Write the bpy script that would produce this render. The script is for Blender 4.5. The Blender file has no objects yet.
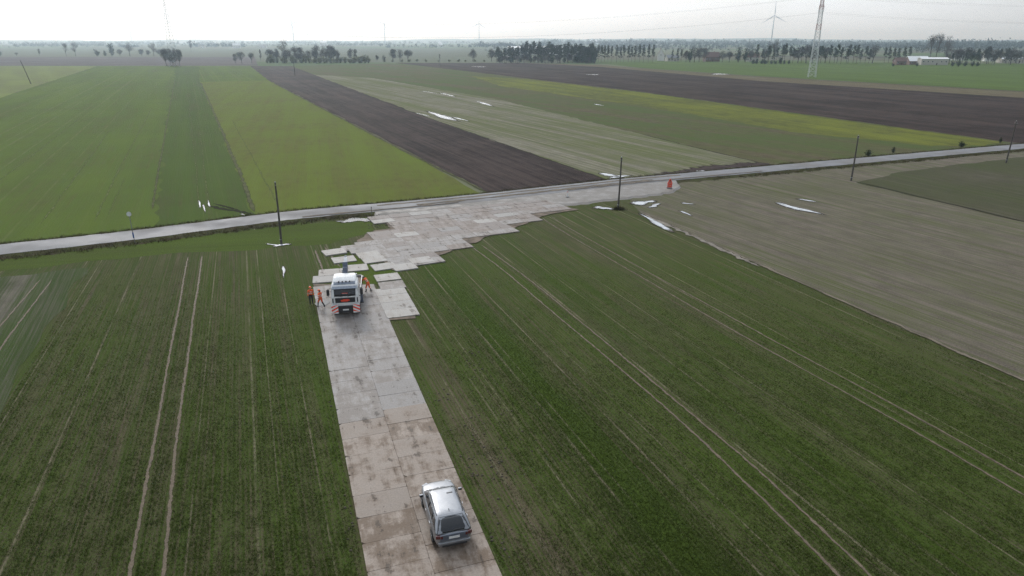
import bpy, bmesh, math, random
import numpy as np
from mathutils import Vector, Matrix, Euler
from mathutils.geometry import tessellate_polygon

SC = bpy.context.scene
COL = SC.collection
R = math.radians
rnd = random.Random(7)

# ------------------------------------------------------------------ camera
CAM_H = 23.8
FPX = 683.0                      # focal length in pixels of a 1024 wide frame
PITCH = math.atan(248 / FPX)
cam_data = bpy.data.cameras.new('camera')
cam_data.sensor_width = 36.0
cam_data.lens = 36.0 * FPX / 1024
cam_data.clip_start = 0.5
cam_data.clip_end = 60000
cam = bpy.data.objects.new('camera', cam_data)
COL.objects.link(cam)
cam.location = (0, 0, CAM_H)
cam.rotation_euler = (math.pi / 2 - PITCH, 0, 0)
SC.camera = cam

# ------------------------------------------------------------------ light
SUN_AZ, SUN_EL = R(-24), R(33)   # azimuth measured from +Y towards +X
world = bpy.data.worlds.new('World')
SC.world = world
world.use_nodes = True
wt = world.node_tree
wt.nodes.clear()
wo = wt.nodes.new('ShaderNodeOutputWorld')
sky = wt.nodes.new('ShaderNodeTexSky')
sky.sky_type = 'NISHITA'
sky.sun_disc = False
sky.sun_elevation = SUN_EL
sky.sun_rotation = SUN_AZ
sky.altitude = 50
sky.air_density = 1.0
sky.dust_density = 3.0
sky.ozone_density = 1.5
bg_sky = wt.nodes.new('ShaderNodeBackground')
bg_sky.inputs['Strength'].default_value = 0.11
wt.links.new(sky.outputs[0], bg_sky.inputs['Color'])
# thin high cloud sheet: streaky noise over the dome
tc = wt.nodes.new('ShaderNodeTexCoord')
mp = wt.nodes.new('ShaderNodeMapping')
mp.inputs['Scale'].default_value = (1.6, 1.6, 9.0)
wt.links.new(tc.outputs['Generated'], mp.inputs['Vector'])
cn = wt.nodes.new('ShaderNodeTexNoise')
cn.inputs['Scale'].default_value = 1.8
cn.inputs['Detail'].default_value = 7
cn.inputs['Roughness'].default_value = 0.55
wt.links.new(mp.outputs[0], cn.inputs['Vector'])
cr = wt.nodes.new('ShaderNodeMapRange')
cr.inputs['From Min'].default_value = 0.30
cr.inputs['From Max'].default_value = 0.68
cr.inputs['To Min'].default_value = 0.60
cr.inputs['To Max'].default_value = 0.92
wt.links.new(cn.outputs[0], cr.inputs['Value'])
bg_cloud = wt.nodes.new('ShaderNodeBackground')
bg_cloud.inputs['Color'].default_value = (0.87, 0.93, 1.0, 1)
# the veil is brightest round the hidden sun and falls off away from it
sdir = (math.sin(SUN_AZ) * math.cos(SUN_EL), math.cos(SUN_AZ) * math.cos(SUN_EL), math.sin(SUN_EL))
dt = wt.nodes.new('ShaderNodeVectorMath'); dt.operation = 'DOT_PRODUCT'
dt.inputs[1].default_value = sdir
wt.links.new(tc.outputs['Generated'], dt.inputs[0])
gl = wt.nodes.new('ShaderNodeMapRange')
for k_, v_ in (('From Min', 0.1), ('From Max', 1.0), ('To Min', 0.58), ('To Max', 1.5)): gl.inputs[k_].default_value = v_
wt.links.new(dt.outputs['Value'], gl.inputs['Value'])
wt.links.new(gl.outputs[0], bg_cloud.inputs['Strength'])
mixw = wt.nodes.new('ShaderNodeMixShader')
wt.links.new(cr.outputs[0], mixw.inputs[0])
wt.links.new(bg_sky.outputs[0], mixw.inputs[1])
wt.links.new(bg_cloud.outputs[0], mixw.inputs[2])
wt.links.new(mixw.outputs[0], wo.inputs['Surface'])

sun_data = bpy.data.lights.new('sun', 'SUN')
sun_data.energy = 1.5
sun_data.angle = R(14)
sun_data.color = (1.0, 0.97, 0.93)
sun = bpy.data.objects.new('sun', sun_data)
COL.objects.link(sun)
sd = Vector((math.sin(SUN_AZ) * math.cos(SUN_EL), math.cos(SUN_AZ) * math.cos(SUN_EL), math.sin(SUN_EL)))
sun.rotation_euler = sd.to_track_quat('Z', 'Y').to_euler()
sun.location = (0, 0, 200)

SC.view_settings.view_transform = 'Standard'
SC.view_settings.look = 'None'
SC.view_settings.gamma = 1.0
SC.view_settings.exposure = 0.17
SC.view_settings.use_curve_mapping = False
SC.render.engine = 'CYCLES'
SC.cycles.use_denoising = True
SC.cycles.denoising_prefilter = 'NONE'
SC.cycles.volume_bounces = 1
SC.cycles.max_bounces = 6
SC.cycles.diffuse_bounces = 3

# ------------------------------------------------------------------ helpers
def G(px, py):
    """ground point (z = 0) seen at a pixel of the photograph"""
    u = (px - 512) / FPX
    v = (py - 288) / FPX
    dz = -math.sin(PITCH) - v * math.cos(PITCH)
    t = CAM_H / -dz
    return Vector((u * t, t * (math.cos(PITCH) - v * math.sin(PITCH)), 0))

def px_size(py):
    """metres per pixel, across, at the ground row py"""
    v = (py - 288) / FPX
    return CAM_H / (math.sin(PITCH) + v * math.cos(PITCH)) / FPX

def tag(o, label=None, cat=None, group=None, kind=None):
    if label: o['label'] = label
    if cat: o['category'] = cat
    if group: o['group'] = group
    if kind: o['kind'] = kind
    return o

def thing(name, label, cat, loc=(0, 0, 0), rz=0.0, group=None):
    o = bpy.data.objects.new(name, None)
    COL.objects.link(o)
    o.empty_display_size = 0.2
    o.location = loc
    o.rotation_euler = (0, 0, rz)
    return tag(o, label, cat, group)

def link(name, me, parent=None, loc=None):
    o = bpy.data.objects.new(name, me)
    COL.objects.link(o)
    if parent is not None: o.parent = parent
    if loc is not None: o.location = loc
    return o

class MB:
    def __init__(s):
        s.v = []; s.f = []; s.m = []
    def add(s, verts, faces, mi=0):
        b = len(s.v)
        s.v += [tuple(p) for p in verts]
        s.f += [tuple(i + b for i in f) for f in faces]
        s.m += [mi] * len(faces)
        return s
    def box(s, c, d, rot=None, mi=0, top=(1, 1)):
        x, y, z = d[0] / 2, d[1] / 2, d[2] / 2
        tx, ty = top
        p = [(-x, -y, -z), (x, -y, -z), (x, y, -z), (-x, y, -z), (-x * tx, -y * ty, z), (x * tx, -y * ty, z), (x * tx, y * ty, z), (-x * tx, y * ty, z)]
        M = Euler(rot).to_matrix() if rot else Matrix.Identity(3)
        c = Vector(c)
        return s.add([M @ Vector(q) + c for q in p], [(3, 2, 1, 0), (4, 5, 6, 7), (0, 1, 5, 4), (1, 2, 6, 5), (2, 3, 7, 6), (3, 0, 4, 7)], mi)
    def cyl(s, a, b, r0, r1=None, n=10, mi=0, caps=True):
        a, b = Vector(a), Vector(b)
        r1 = r0 if r1 is None else r1
        d = (b - a)
        if d.length < 1e-9: return s
        d.normalize()
        u = d.orthogonal().normalized(); w = d.cross(u)
        vs = []
        for r, p in ((r0, a), (r1, b)):
            for k in range(n):
                t = 2 * math.pi * k / n
                vs.append(p + (u * math.cos(t) + w * math.sin(t)) * r)
        fs = [(k, (k + 1) % n, n + (k + 1) % n, n + k) for k in range(n)]
        if caps: fs += [tuple(range(n))[::-1], tuple(range(n, 2 * n))]
        return s.add(vs, fs, mi)
    def tube(s, pts, r, n=6, mi=0):
        for k in range(len(pts) - 1):
            s.cyl(pts[k], pts[k + 1], r, r, n, mi)
        return s
    def loft(s, rings, mi=0, cap=True):
        n = len(rings[0]); vs = [p for r in rings for p in r]; fs = []
        for i in range(len(rings) - 1):
            for k in range(n):
                a, b = i * n + k, i * n + (k + 1) % n
                fs.append((a, b, b + n, a + n))
        if cap:
            fs.append(tuple(range(n))[::-1]); L = (len(rings) - 1) * n
            fs.append(tuple(range(L, L + n)))
        return s.add(vs, fs, mi)
    def mesh(s, name, mats, smooth=False):
        me = bpy.data.meshes.new(name)
        me.from_pydata(s.v, [], s.f)
        for m in (mats if isinstance(mats, (list, tuple)) else [mats]): me.materials.append(m)
        me.polygons.foreach_set('material_index', s.m)
        if smooth: me.polygons.foreach_set('use_smooth', [True] * len(s.f))
        me.update()
        return me
    def build(s, name, mats, parent=None, smooth=False, bevel=0, subsurf=0, loc=None):
        o = link(name, s.mesh(name, mats, smooth), parent, loc)
        if subsurf:
            m = o.modifiers.new('sub', 'SUBSURF'); m.levels = m.render_levels = subsurf
        if bevel:
            m = o.modifiers.new('bev', 'BEVEL'); m.width = bevel; m.segments = 2; m.limit_method = 'ANGLE'
        return o

def np_mesh(name, V, F, mat):
    """triangle mesh from numpy arrays"""
    me = bpy.data.meshes.new(name)
    V = np.ascontiguousarray(V, dtype=np.float32); F = np.ascontiguousarray(F, dtype=np.int32)
    me.vertices.add(len(V)); me.vertices.foreach_set('co', V.ravel())
    k = F.shape[1]
    me.loops.add(F.size); me.loops.foreach_set('vertex_index', F.ravel())
    me.polygons.add(len(F))
    me.polygons.foreach_set('loop_start', np.arange(0, F.size, k, dtype=np.int32))
    me.polygons.foreach_set('loop_total', np.full(len(F), k, dtype=np.int32))
    for m in (mat if isinstance(mat, (list, tuple)) else [mat]): me.materials.append(m)
    me.update(calc_edges=True)
    return me

# ------------------------------------------------------------------ node helpers
class NT:
    def __init__(s, name):
        s.mat = bpy.data.materials.new(name)
        s.mat.use_nodes = True
        s.t = s.mat.node_tree
        s.t.nodes.clear()
        s.out = s.t.nodes.new('ShaderNodeOutputMaterial')
        s.b = s.t.nodes.new('ShaderNodeBsdfPrincipled')
        s.t.links.new(s.b.outputs[0], s.out.inputs['Surface'])
    def put(s, sock, val):
        if isinstance(val, bpy.types.NodeSocket): s.t.links.new(val, sock)
        elif val is not None:
            if sock.type == 'RGBA' and len(val) == 3: val = (*val, 1)
            sock.default_value = val
    def n(s, typ, ins=None, **props):
        nd = s.t.nodes.new(typ)
        for k, v in props.items(): setattr(nd, k, v)
        for k, v in (ins or {}).items(): s.put(nd.inputs[k], v)
        return nd
    def math(s, op, a, b=None, c=None, clamp=False):
        nd = s.t.nodes.new('ShaderNodeMath'); nd.operation = op; nd.use_clamp = clamp
        for i, v in enumerate((a, b, c)):
            if v is not None: s.put(nd.inputs[i], v)
        return nd.outputs[0]
    def mix(s, fac, a, b, blend='MIX'):
        nd = s.t.nodes.new('ShaderNodeMix'); nd.data_type = 'RGBA'; nd.blend_type = blend
        s.put(nd.inputs[0], fac); s.put(nd.inputs[6], a); s.put(nd.inputs[7], b)
        return nd.outputs[2]
    def ramp(s, x, lo, hi, a=0.0, b=1.0, smooth=True):
        nd = s.t.nodes.new('ShaderNodeMapRange')
        nd.interpolation_type = 'SMOOTHSTEP' if smooth else 'LINEAR'
        for k, v in (('Value', x), ('From Min', lo), ('From Max', hi), ('To Min', a), ('To Max', b)): s.put(nd.inputs[k], v)
        return nd.outputs[0]
    def noise(s, vec, scale=1.0, detail=3, rough=0.55, sx=None, off=0.0):
        if sx is not None:
            m = s.n('ShaderNodeVectorMath', {0: vec, 1: sx}, operation='MULTIPLY'); vec = m.outputs[0]
        if off:
            m = s.n('ShaderNodeVectorMath', {0: vec, 1: (off, off * 0.7, 0)}, operation='ADD'); vec = m.outputs[0]
        return s.n('ShaderNodeTexNoise', {'Vector': vec, 'Scale': scale, 'Detail': detail, 'Roughness': rough}).outputs[0]
    def pos(s):
        return s.n('ShaderNodeNewGeometry').outputs['Position']
    def uv_dir(s, ang):
        """(across, along) coordinates for rows that run ang radians left of +Y"""
        p = s.pos()
        c = s.n('ShaderNodeVectorMath', {0: p, 1: (math.cos(ang), math.sin(ang), 0)}, operation='DOT_PRODUCT').outputs['Value']
        r = s.n('ShaderNodeVectorMath', {0: p, 1: (-math.sin(ang), math.cos(ang), 0)}, operation='DOT_PRODUCT').outputs['Value']
        return s.n('ShaderNodeCombineXYZ', {0: c, 1: r, 2: 0.0}).outputs[0], c, r
    def bump(s, h, strength=0.5, dist=0.05):
        nd = s.n('ShaderNodeBump', {'Height': h, 'Strength': strength, 'Distance': dist})
        s.t.links.new(nd.outputs[0], s.b.inputs['Normal'])
    def soft_edge(s, scale=3.0, k=1.0, lo=0.2, hi=0.5):
        e = s.n('ShaderNodeAttribute', attribute_name='edge').outputs['Fac']
        nz = s.noise(s.pos(), scale, 4, 0.65)
        a = s.ramp(s.math('ADD', e, s.math('MULTIPLY', s.math('SUBTRACT', nz, 0.5), k)), lo, hi)
        s.put(s.b.inputs['Alpha'], a)
    def set(s, **k):
        names = dict(color='Base Color', rough='Roughness', metal='Metallic', spec='Specular IOR Level', coat='Coat Weight', alpha='Alpha', trans='Transmission Weight', ior='IOR', sss='Subsurface Weight')
        for a, v in k.items(): s.put(s.b.inputs[names[a]], v)
        return s.mat

_plain = {}
def plain(name, color, rough=0.6, metal=0.0, var=0.12, scale=6.0, coat=0.0, spec=0.5):
    if name in _plain: return _plain[name]
    t = NT(name)
    p = t.n('ShaderNodeTexCoord').outputs['Object']
    nz = t.noise(p, scale, 4, 0.6)
    c = t.mix(t.ramp(nz, 0.3, 0.7), tuple(x * (1 - var) for x in color), tuple(min(1, x * (1 + var)) for x in color))
    t.set(color=c, rough=t.ramp(nz, 0.2, 0.8, max(0.02, rough - 0.08), min(1, rough + 0.08)), metal=metal, coat=coat, spec=spec)
    _plain[name] = t.mat
    return t.mat

def soft_plain(name, color, scale=0.4, es=2.0):
    if name in _plain: return _plain[name]
    t = NT(name)
    nz = t.noise(t.pos(), scale, 4, 0.6)
    t.set(color=t.mix(t.ramp(nz, 0.3, 0.7), tuple(x * 0.7 for x in color), tuple(x * 1.3 for x in color)), rough=0.95, spec=0.05)
    t.soft_edge(es, 1.2, 0.15, 0.6)
    _plain[name] = t.mat
    return t.mat
def edge_attr(o, vals):
    at = o.data.attributes.new('edge', 'FLOAT', 'POINT')
    at.data.foreach_set('value', vals)

# ------------------------------------------------------------------ fields
def row_angle(a, b):
    p, q = G(*a), G(*b)
    if p.y > q.y: p, q = q, p
    d = q - p
    return math.atan2(-d.x, d.y)

def field_material(name, green, soil, cover=0.55, ang=0.0, lanes=0.5, streak=0.5, blotch=0.5, grain=0.5, pale=None, pale_amt=0.0, bands=(), rough=0.9, bump=0.5, seed=0.0, rows=0.13, green2=None, lane_w=3.0, wave_amt=0.0):
    t = NT(name)
    vec, u, v = t.uv_dir(ang)
    off = 13.7 * (seed + 1)
    n_lane = t.noise(vec, 1.0, 2, 0.5, (1 / lane_w, 0.006, 0), off)
    n_str = t.noise(vec, 1.0, 3, 0.6, (1.3, 0.02, 0), off * 2)
    n_row = t.noise(vec, 1.0, 2, 0.6, (1 / rows * 0.55, 0.07, 0), off * 3)
    wave = t.math('MULTIPLY_ADD', t.math('COSINE', t.math('MULTIPLY', u, 2 * math.pi / 0.25)), 0.5, 0.5)
    n_blo = t.noise(vec, 0.035, 5, 0.6, None, off)
    n_mid = t.noise(vec, 0.45, 4, 0.65, (1, 0.55, 0), off)
    n_grn = t.noise(vec, 7.0, 5, 0.8, None, off)
    def dev(x, k): return t.math('MULTIPLY', t.math('SUBTRACT', x, 0.5), k)
    s = t.math('ADD', dev(n_lane, lanes * 1.6), dev(n_str, streak * 1.5))
    s = t.math('ADD', s, dev(n_row, 0.9 * grain))
    s = t.math('ADD', s, dev(n_blo, blotch * 1.8))
    s = t.math('ADD', s, dev(n_mid, blotch * 0.9))
    s = t.math('ADD', s, dev(n_grn, grain * 1.5))
    s = t.math('ADD', s, t.math('MULTIPLY', t.math('SUBTRACT', wave, 0.5), wave_amt))
    s = t.math('ADD', s, cover)
    for (u0, w, amt) in bands:       # lanes where the drill left the crop thicker or thinner
        d = t.math('ABSOLUTE', t.math('SUBTRACT', t.math('ADD', u, t.math('MULTIPLY', dev(n_mid, 1.0), w)), u0))
        s = t.math('ADD', s, t.math('MULTIPLY', t.ramp(d, w * 0.25, w, 1.0, 0.0), amt))
    fac = t.ramp(s, 0.12, 0.88)
    g2 = green2 or tuple(x * 1.25 for x in green)
    gcol = t.mix(t.ramp(t.math('ADD', t.math('MULTIPLY', n_lane, 0.6), t.math('MULTIPLY', n_blo, 0.4)), 0.35, 0.65), green, g2)
    scol = t.mix(t.ramp(n_mid, 0.3, 0.7), tuple(x * 0.78 for x in soil), tuple(x * 1.18 for x in soil))
    col = t.mix(fac, scol, gcol)
    if pale:
        n_line = t.noise(vec, 1.0, 1, 0.4, (2.7 * 3.0 / max(3.0, lane_w), 0.0016, 0), off * 5)
        n_br = t.noise(vec, 1.0, 4, 0.7, (0.5, 0.12, 0), off * 4)
        f = t.math('MULTIPLY', t.ramp(n_line, 0.60, 0.70), t.ramp(n_br, 0.34, 0.62))
        col = t.mix(t.math('MULTIPLY', f, pale_amt), col, pale)
    dk = t.ramp(n_grn, 0.3, 0.65, 0.60, 1.28)
    col = t.mix(1.0, col, t.n('ShaderNodeCombineColor', {0: dk, 1: dk, 2: dk}).outputs[0], 'MULTIPLY')
    t.set(color=col, rough=rough, spec=0.03)
    t.bump(t.math('ADD', n_grn, t.math('MULTIPLY', n_row, 0.8)), bump, 0.08)
    return t.mat

def jag(pts, step, amp, seed):
    r = random.Random(seed)
    out = []
    n = len(pts)
    for i in range(n):
        a, b = pts[i], pts[(i + 1) % n]
        d = b - a
        L = d.length
        k = max(1, min(60, int(L / step)))
        nrm = Vector((-d.y, d.x, 0)).normalized()
        for j in range(k):
            p = a + d * (j / k)
            if j: p = p + nrm * r.uniform(-amp, amp)
            out.append(p)
    return out

def sheet(name, pts, z, mat, parent=None):
    tris = tessellate_polygon([pts])
    me = bpy.data.meshes.new(name)
    me.from_pydata([(p.x, p.y, z) for p in pts], [], [tuple(t) for t in tris])
    me.update()
    if me.polygons and sum(p.normal.z for p in me.polygons) < 0: me.flip_normals()
    me.materials.append(mat)
    return link(name, me, parent)

def field(name, px, z, mat, amp=0.35, step=2.5, seed=1):
    pts = [G(*p) for p in px]
    o = sheet(name, jag(pts, step, amp, seed), z, mat)
    o['kind'] = 'structure'
    return o

# --- the plain: one sheet that reaches the horizon
t = NT('plain_ground')
p = t.pos()
vor = t.n('ShaderNodeTexVoronoi', {'Vector': t.n('ShaderNodeVectorMath', {0: p, 1: (0.0016, 0.0042, 0)}, operation='MULTIPLY').outputs[0], 'Scale': 1.0, 'Randomness': 0.85})
cr_ = t.n('ShaderNodeValToRGB', {'Fac': t.n('ShaderNodeSeparateColor', {0: vor.outputs['Color']}).outputs[0]})
cr_.color_ramp.interpolation = 'CONSTANT'
for k, (pos_, c_) in enumerate([(0.0, (0.09, 0.13, 0.06)), (0.25, (0.12, 0.11, 0.08)), (0.42, (0.10, 0.15, 0.06)), (0.62, (0.15, 0.16, 0.10)), (0.8, (0.075, 0.06, 0.055))]):
    e = cr_.color_ramp.elements[k] if k < 2 else cr_.color_ramp.elements.new(pos_)
    e.position = pos_; e.color = (*c_, 1)
nz = t.noise(p, 0.02, 5, 0.6)
t.set(color=t.mix(t.ramp(nz, 0.3, 0.7, 0, 0.45), cr_.outputs[0], (0.11, 0.12, 0.07)), rough=0.95, spec=0.02)
g = MB()
GR = 19000
g.add([(-GR, -GR, -0.02), (GR, -GR, -0.02), (GR, GR, -0.02), (-GR, GR, -0.02)], [(0, 1, 2, 3)])
g.build('ground', t.mat)['kind'] = 'structure'

TH = R(20.7)                                      # direction of the drill rows this side of the road
A_L = row_angle((256, 214), (203, 83))
A_D = row_angle((487, 192), (268, 80))
A_F = row_angle((990, 140), (530, 79))
def u_of(px, py):
    q = G(px, py); return q.x * math.cos(TH) + q.y * math.sin(TH)

wheat_g, wheat_s = (0.044, 0.068, 0.015), (0.112, 0.090, 0.062)
M_wheat = field_material('wheat_near', wheat_g, wheat_s, 0.62, TH, 0.14, 0.26, 0.26, 1.0, (0.19, 0.165, 0.115), 0.85,
                         bands=[(u_of(585, 440), 1.9, 0.30), (u_of(476, 440), 2.2, -0.16), (u_of(760, 430), 2.5, 0.08)], seed=1, green2=(0.052, 0.080, 0.015), bump=0.9, wave_amt=0.14)
M_head = field_material('wheat_headland', (0.056, 0.082, 0.014), wheat_s, 0.84, TH + R(80), 0.25, 0.3, 0.3, 0.6, seed=2, bump=0.8)
M_sparse = field_material('sparse_rape', (0.040, 0.062, 0.018), (0.145, 0.130, 0.105), 0.64, TH + R(4), 0.2, 0.3, 0.4, 1.3, seed=3, bump=0.9, bands=[(u_of(44, 335), 1.2, -0.35)])
M_B = field_material('wheat_far_left', (0.066, 0.105, 0.018), (0.10, 0.088, 0.035), 0.76, A_L, 0.4, 0.4, 0.45, 0.6, (0.15, 0.15, 0.07), 0.4, seed=4, green2=(0.088, 0.126, 0.020), lane_w=9)
M_B2 = field_material('wheat_far_left_dark', (0.050, 0.082, 0.016), (0.085, 0.075, 0.035), 0.76, A_L, 0.4, 0.5, 0.4, 0.6, (0.13, 0.13, 0.06), 0.3, seed=24, green2=(0.064, 0.098, 0.018), lane_w=5)
M_A = field_material('pale_winter_crop', (0.125, 0.15, 0.045), (0.15, 0.14, 0.08), 0.7, A_L + R(10), 0.3, 0.2, 0.3, 0.3, seed=5, lane_w=12)
M_C = field_material('meadow_yellow_green', (0.098, 0.126, 0.021), (0.112, 0.098, 0.036), 0.66, A_L - R(9), 0.3, 0.3, 0.45, 0.5, seed=6, green2=(0.108, 0.142, 0.022), lane_w=5)
M_D = field_material('ploughed_soil', (0.052, 0.037, 0.033), (0.017, 0.012, 0.011), 0.5, A_D, 0.5, 0.8, 0.6, 1.2, seed=7, rough=0.8, bump=1.0, lane_w=4)
M_E = field_material('stubble_green', (0.070, 0.088, 0.024), (0.105, 0.086, 0.055), 0.55, A_F + R(8), 0.8, 0.5, 0.5, 0.4, seed=8, green2=(0.07, 0.10, 0.03), lane_w=7)
M_E1 = field_material('wet_stubble', (0.088, 0.098, 0.040), (0.19, 0.178, 0.135), 0.55, A_D + R(3), 1.0, 1.0, 0.5, 0.4, (0.30, 0.28, 0.23), 0.6, seed=9, lane_w=5)
M_Y = field_material('mustard_strip', (0.115, 0.128, 0.022), (0.085, 0.090, 0.032), 0.55, A_F, 0.4, 0.3, 0.7, 0.5, seed=10, lane_w=5)
M_F = field_material('ploughed_soil_far', (0.058, 0.042, 0.036), (0.024, 0.017, 0.015), 0.5, A_F, 0.5, 0.5, 0.5, 0.8, seed=11, rough=0.85, bump=1.0, lane_w=8)
M_F2 = field_material('brown_strip', (0.12, 0.115, 0.06), (0.115, 0.09, 0.062), 0.4, A_F, 0.5, 0.3, 0.4, 0.4, seed=12, lane_w=5)
M_G = field_material('bright_winter_wheat', (0.070, 0.105, 0.025), (0.10, 0.115, 0.04), 0.8, A_F, 0.3, 0.2, 0.3, 0.2, seed=13, lane_w=14)
M_H = field_material('harrowed_far', (0.105, 0.09, 0.085), (0.078, 0.065, 0.066), 0.5, R(80), 0.6, 0.3, 0.5, 0.3, seed=14, lane_w=10)
M_O = field_material('thin_stubble', (0.080, 0.088, 0.040), (0.160, 0.137, 0.113), 0.43, row_angle((774, 202), (826, 216)), 0.45, 0.8, 0.6, 1.4, (0.21, 0.185, 0.145), 0.5, seed=15, bump=1.0, lane_w=1.8)
M_P = field_material('dark_green_fallow', (0.052, 0.060, 0.026), (0.105, 0.092, 0.070), 0.58, row_angle((856, 182), (1024, 222)), 0.3, 0.4, 0.5, 0.6, seed=16, lane_w=5, bump=0.9)
M_far1 = field_material('far_grass', (0.10, 0.115, 0.075), (0.12, 0.12, 0.09), 0.6, R(85), 0.4, 0.2, 0.6, 0.2, seed=17, lane_w=20)

field('far_grassland', [(-600, 48), (620, 48), (560, 63.5), (-600, 57)], 0.01, M_far1, 0)
field('harrowed_field', [(-700, 57), (255, 57), (258, 65.7), (-700, 65.7)], 0.03, M_H, 0.5)
field('pale_crop_field', [(-700, 66.2), (97, 66.2), (0, 98), (-150, 148), (-700, 300)], 0.035, M_A, 0.5)
field('green_wheat_field', [(97, 66.2), (253, 66), (268, 79), (270, 81), (200, 82.2), (258, 217), (134, 236), (0, 250), (-300, 282), (-700, 330), (-700, 300), (-150, 148), (0, 98)], 0.04, M_B, 0.4)
field('dark_wheat_strip', [(176, 66.4), (199, 66.4), (200, 82.2), (258, 217), (152, 234), (164, 140)], 0.046, M_B2, 0.9)
field('yellow_green_meadow', [(200, 82), (269, 80.5), (493, 199), (375, 209), (258, 218)], 0.05, M_C, 0.5)
field('stubble_field', [(288, 66), (396, 63.5), (425, 66), (530, 79), (640, 92), (800, 114), (1010, 143), (1024, 147), (850, 162), (690, 177), (618, 184), (440, 122)], 0.045, M_E, 0.8)
field('wet_stubble_field', [(300, 74), (372, 78), (500, 100), (640, 134), (772, 166), (690, 177), (612, 184.5), (440, 122)], 0.055, M_E1, 0.6)
field('mustard_field', [(470, 76), (530, 79.5), (640, 92.5), (800, 114.5), (1005, 142), (985, 146), (930, 146), (800, 133), (640, 106), (500, 86)], 0.06, M_Y, 0.9)
field('ploughed_field', [(250, 66), (292, 66.2), (330, 81), (440, 122), (618, 184), (490, 199), (487, 192), (268, 80)], 0.065, M_D, 0.5)
field('far_ploughed_field', [(395, 63), (520, 63), (600, 67), (760, 81), (1024, 98), (1500, 126), (1500, 182), (1024, 143.5), (990, 139.5), (800, 113.8), (640, 91.8), (530, 78.8), (420, 65.8)], 0.07, M_F, 0.8)
field('brown_field_strip', [(520, 63), (600, 65), (640, 68.5), (760, 77), (1024, 92), (1500, 119), (1500, 126), (1024, 98), (760, 81), (600, 67)], 0.075, M_F2, 0.6)
field('bright_wheat_field', [(590, 62), (760, 61), (1024, 64), (1500, 68), (1500, 118), (1024, 91.3), (760, 76.3), (640, 68)], 0.08, M_G, 0.3)
# this side of the road
field('wheat_field', [(-900, 352), (-300, 285), (0, 252), (375, 211), (480, 201), (618, 186), (640, 212), (1024, 381), (1700, 680), (1700, 1100), (-900, 1100)], 0.02, M_wheat, 0.25)
field('headland', [(-600, 316), (0, 256), (382, 216), (374, 230), (330, 244), (205, 252), (90, 261), (-600, 340)], 0.03, M_head, 0.7)
field('sparse_crop_field', [(-600, 345), (88, 268), (40, 340), (0, 416), (-130, 640), (-900, 640)], 0.035, M_sparse, 0.5)
field('thin_stubble_field', [(618, 186), (690, 179), (850, 165), (1024, 149), (1500, 105), (1800, 720), (1024, 381), (640, 212)], 0.026, M_O, 0.35)
field('fallow_field', [(856, 183), (1024, 222), (1500, 332), (1500, 108), (1024, 157), (900, 172)], 0.034, M_P, 0.5)

# --- wheel tracks and drilled lines in the crops
t = NT('bare_track_soil')
nz = t.noise(t.pos(), 1.3, 5, 0.7); nz2 = t.noise(t.pos(), 9.0, 4, 0.7)
t.set(color=t.mix(t.ramp(nz, 0.3, 0.7), (0.10, 0.077, 0.054), (0.17, 0.138, 0.10)), rough=t.ramp(nz, 0.35, 0.65, 0.6, 0.9), spec=0.15)
t.bump(nz2, 0.9, 0.06)
t.soft_edge(2.6, 1.3, 0.22, 0.62)
M_track = t.mat
t = NT('faint_track')
nz = t.noise(t.pos(), 0.8, 5, 0.7)
t.set(color=t.mix(t.ramp(nz, 0.35, 0.65), (0.085, 0.11, 0.032), (0.14, 0.155, 0.065)), rough=0.95, spec=0.03)
t.soft_edge(0.7, 2.2, 0.3, 1.0)
M_faint = t.mat
def smooth_line(px, n):
    pts = [G(*p) for p in px]
    out = []
    for i in range(len(pts) - 1):
        for k in range(n):
            out.append(pts[i].lerp(pts[i + 1], k / n))
    return out + [pts[-1]]
def track(name, px, w, z, mat, amp=0.06, seed=1, step=0.8, gap=0.0):
    r = random.Random(seed)
    pts = [G(*p) for p in px]
    line = []
    for i in range(len(pts) - 1):
        k = max(2, min(160, int((pts[i + 1] - pts[i]).length / step)))
        line += [pts[i].lerp(pts[i + 1], j / k) for j in range(k)]
    line.append(pts[-1])
    for _ in range(90): line = [line[0]] + [(line[i - 1] + line[i] * 2 + line[i + 1]) / 4 for i in range(1, len(line) - 1)] + [line[-1]]
    m = MB(); vs = []
    ph = r.uniform(0, 9)
    for i, q in enumerate(line):
        d = (line[min(i + 1, len(line) - 1)] - line[max(i - 1, 0)]).normalized()
        nr = Vector((-d.y, d.x, 0))
        wob = 0.05 * math.sin(i * step * 0.09 + ph) + 0.02 * math.sin(i * step * 0.31 + ph * 2)
        e = min(1.0, 0.15 + 0.4 * min(i, len(line) - 1 - i))
        a = q + nr * (wob + (w / 2 + r.uniform(-amp, amp)) * e)
        b = q + nr * (wob - (w / 2 + r.uniform(-amp, amp)) * e)
        c = (a + b) / 2
        vs += [(a.x, a.y, z), (c.x, c.y, z), (b.x, b.y, z)]
    fs = []
    for i in range(len(line) - 1):
        for j in (0, 1): fs.append((3 * i + j + 1, 3 * i + j + 4, 3 * i + j + 3, 3 * i + j))
    m.add(vs, fs)
    o = m.build(name, mat)
    edge_attr(o, [0.0, 1.0, 0.0] * len(line))
    o['kind'] = 'structure'
    return o
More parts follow.
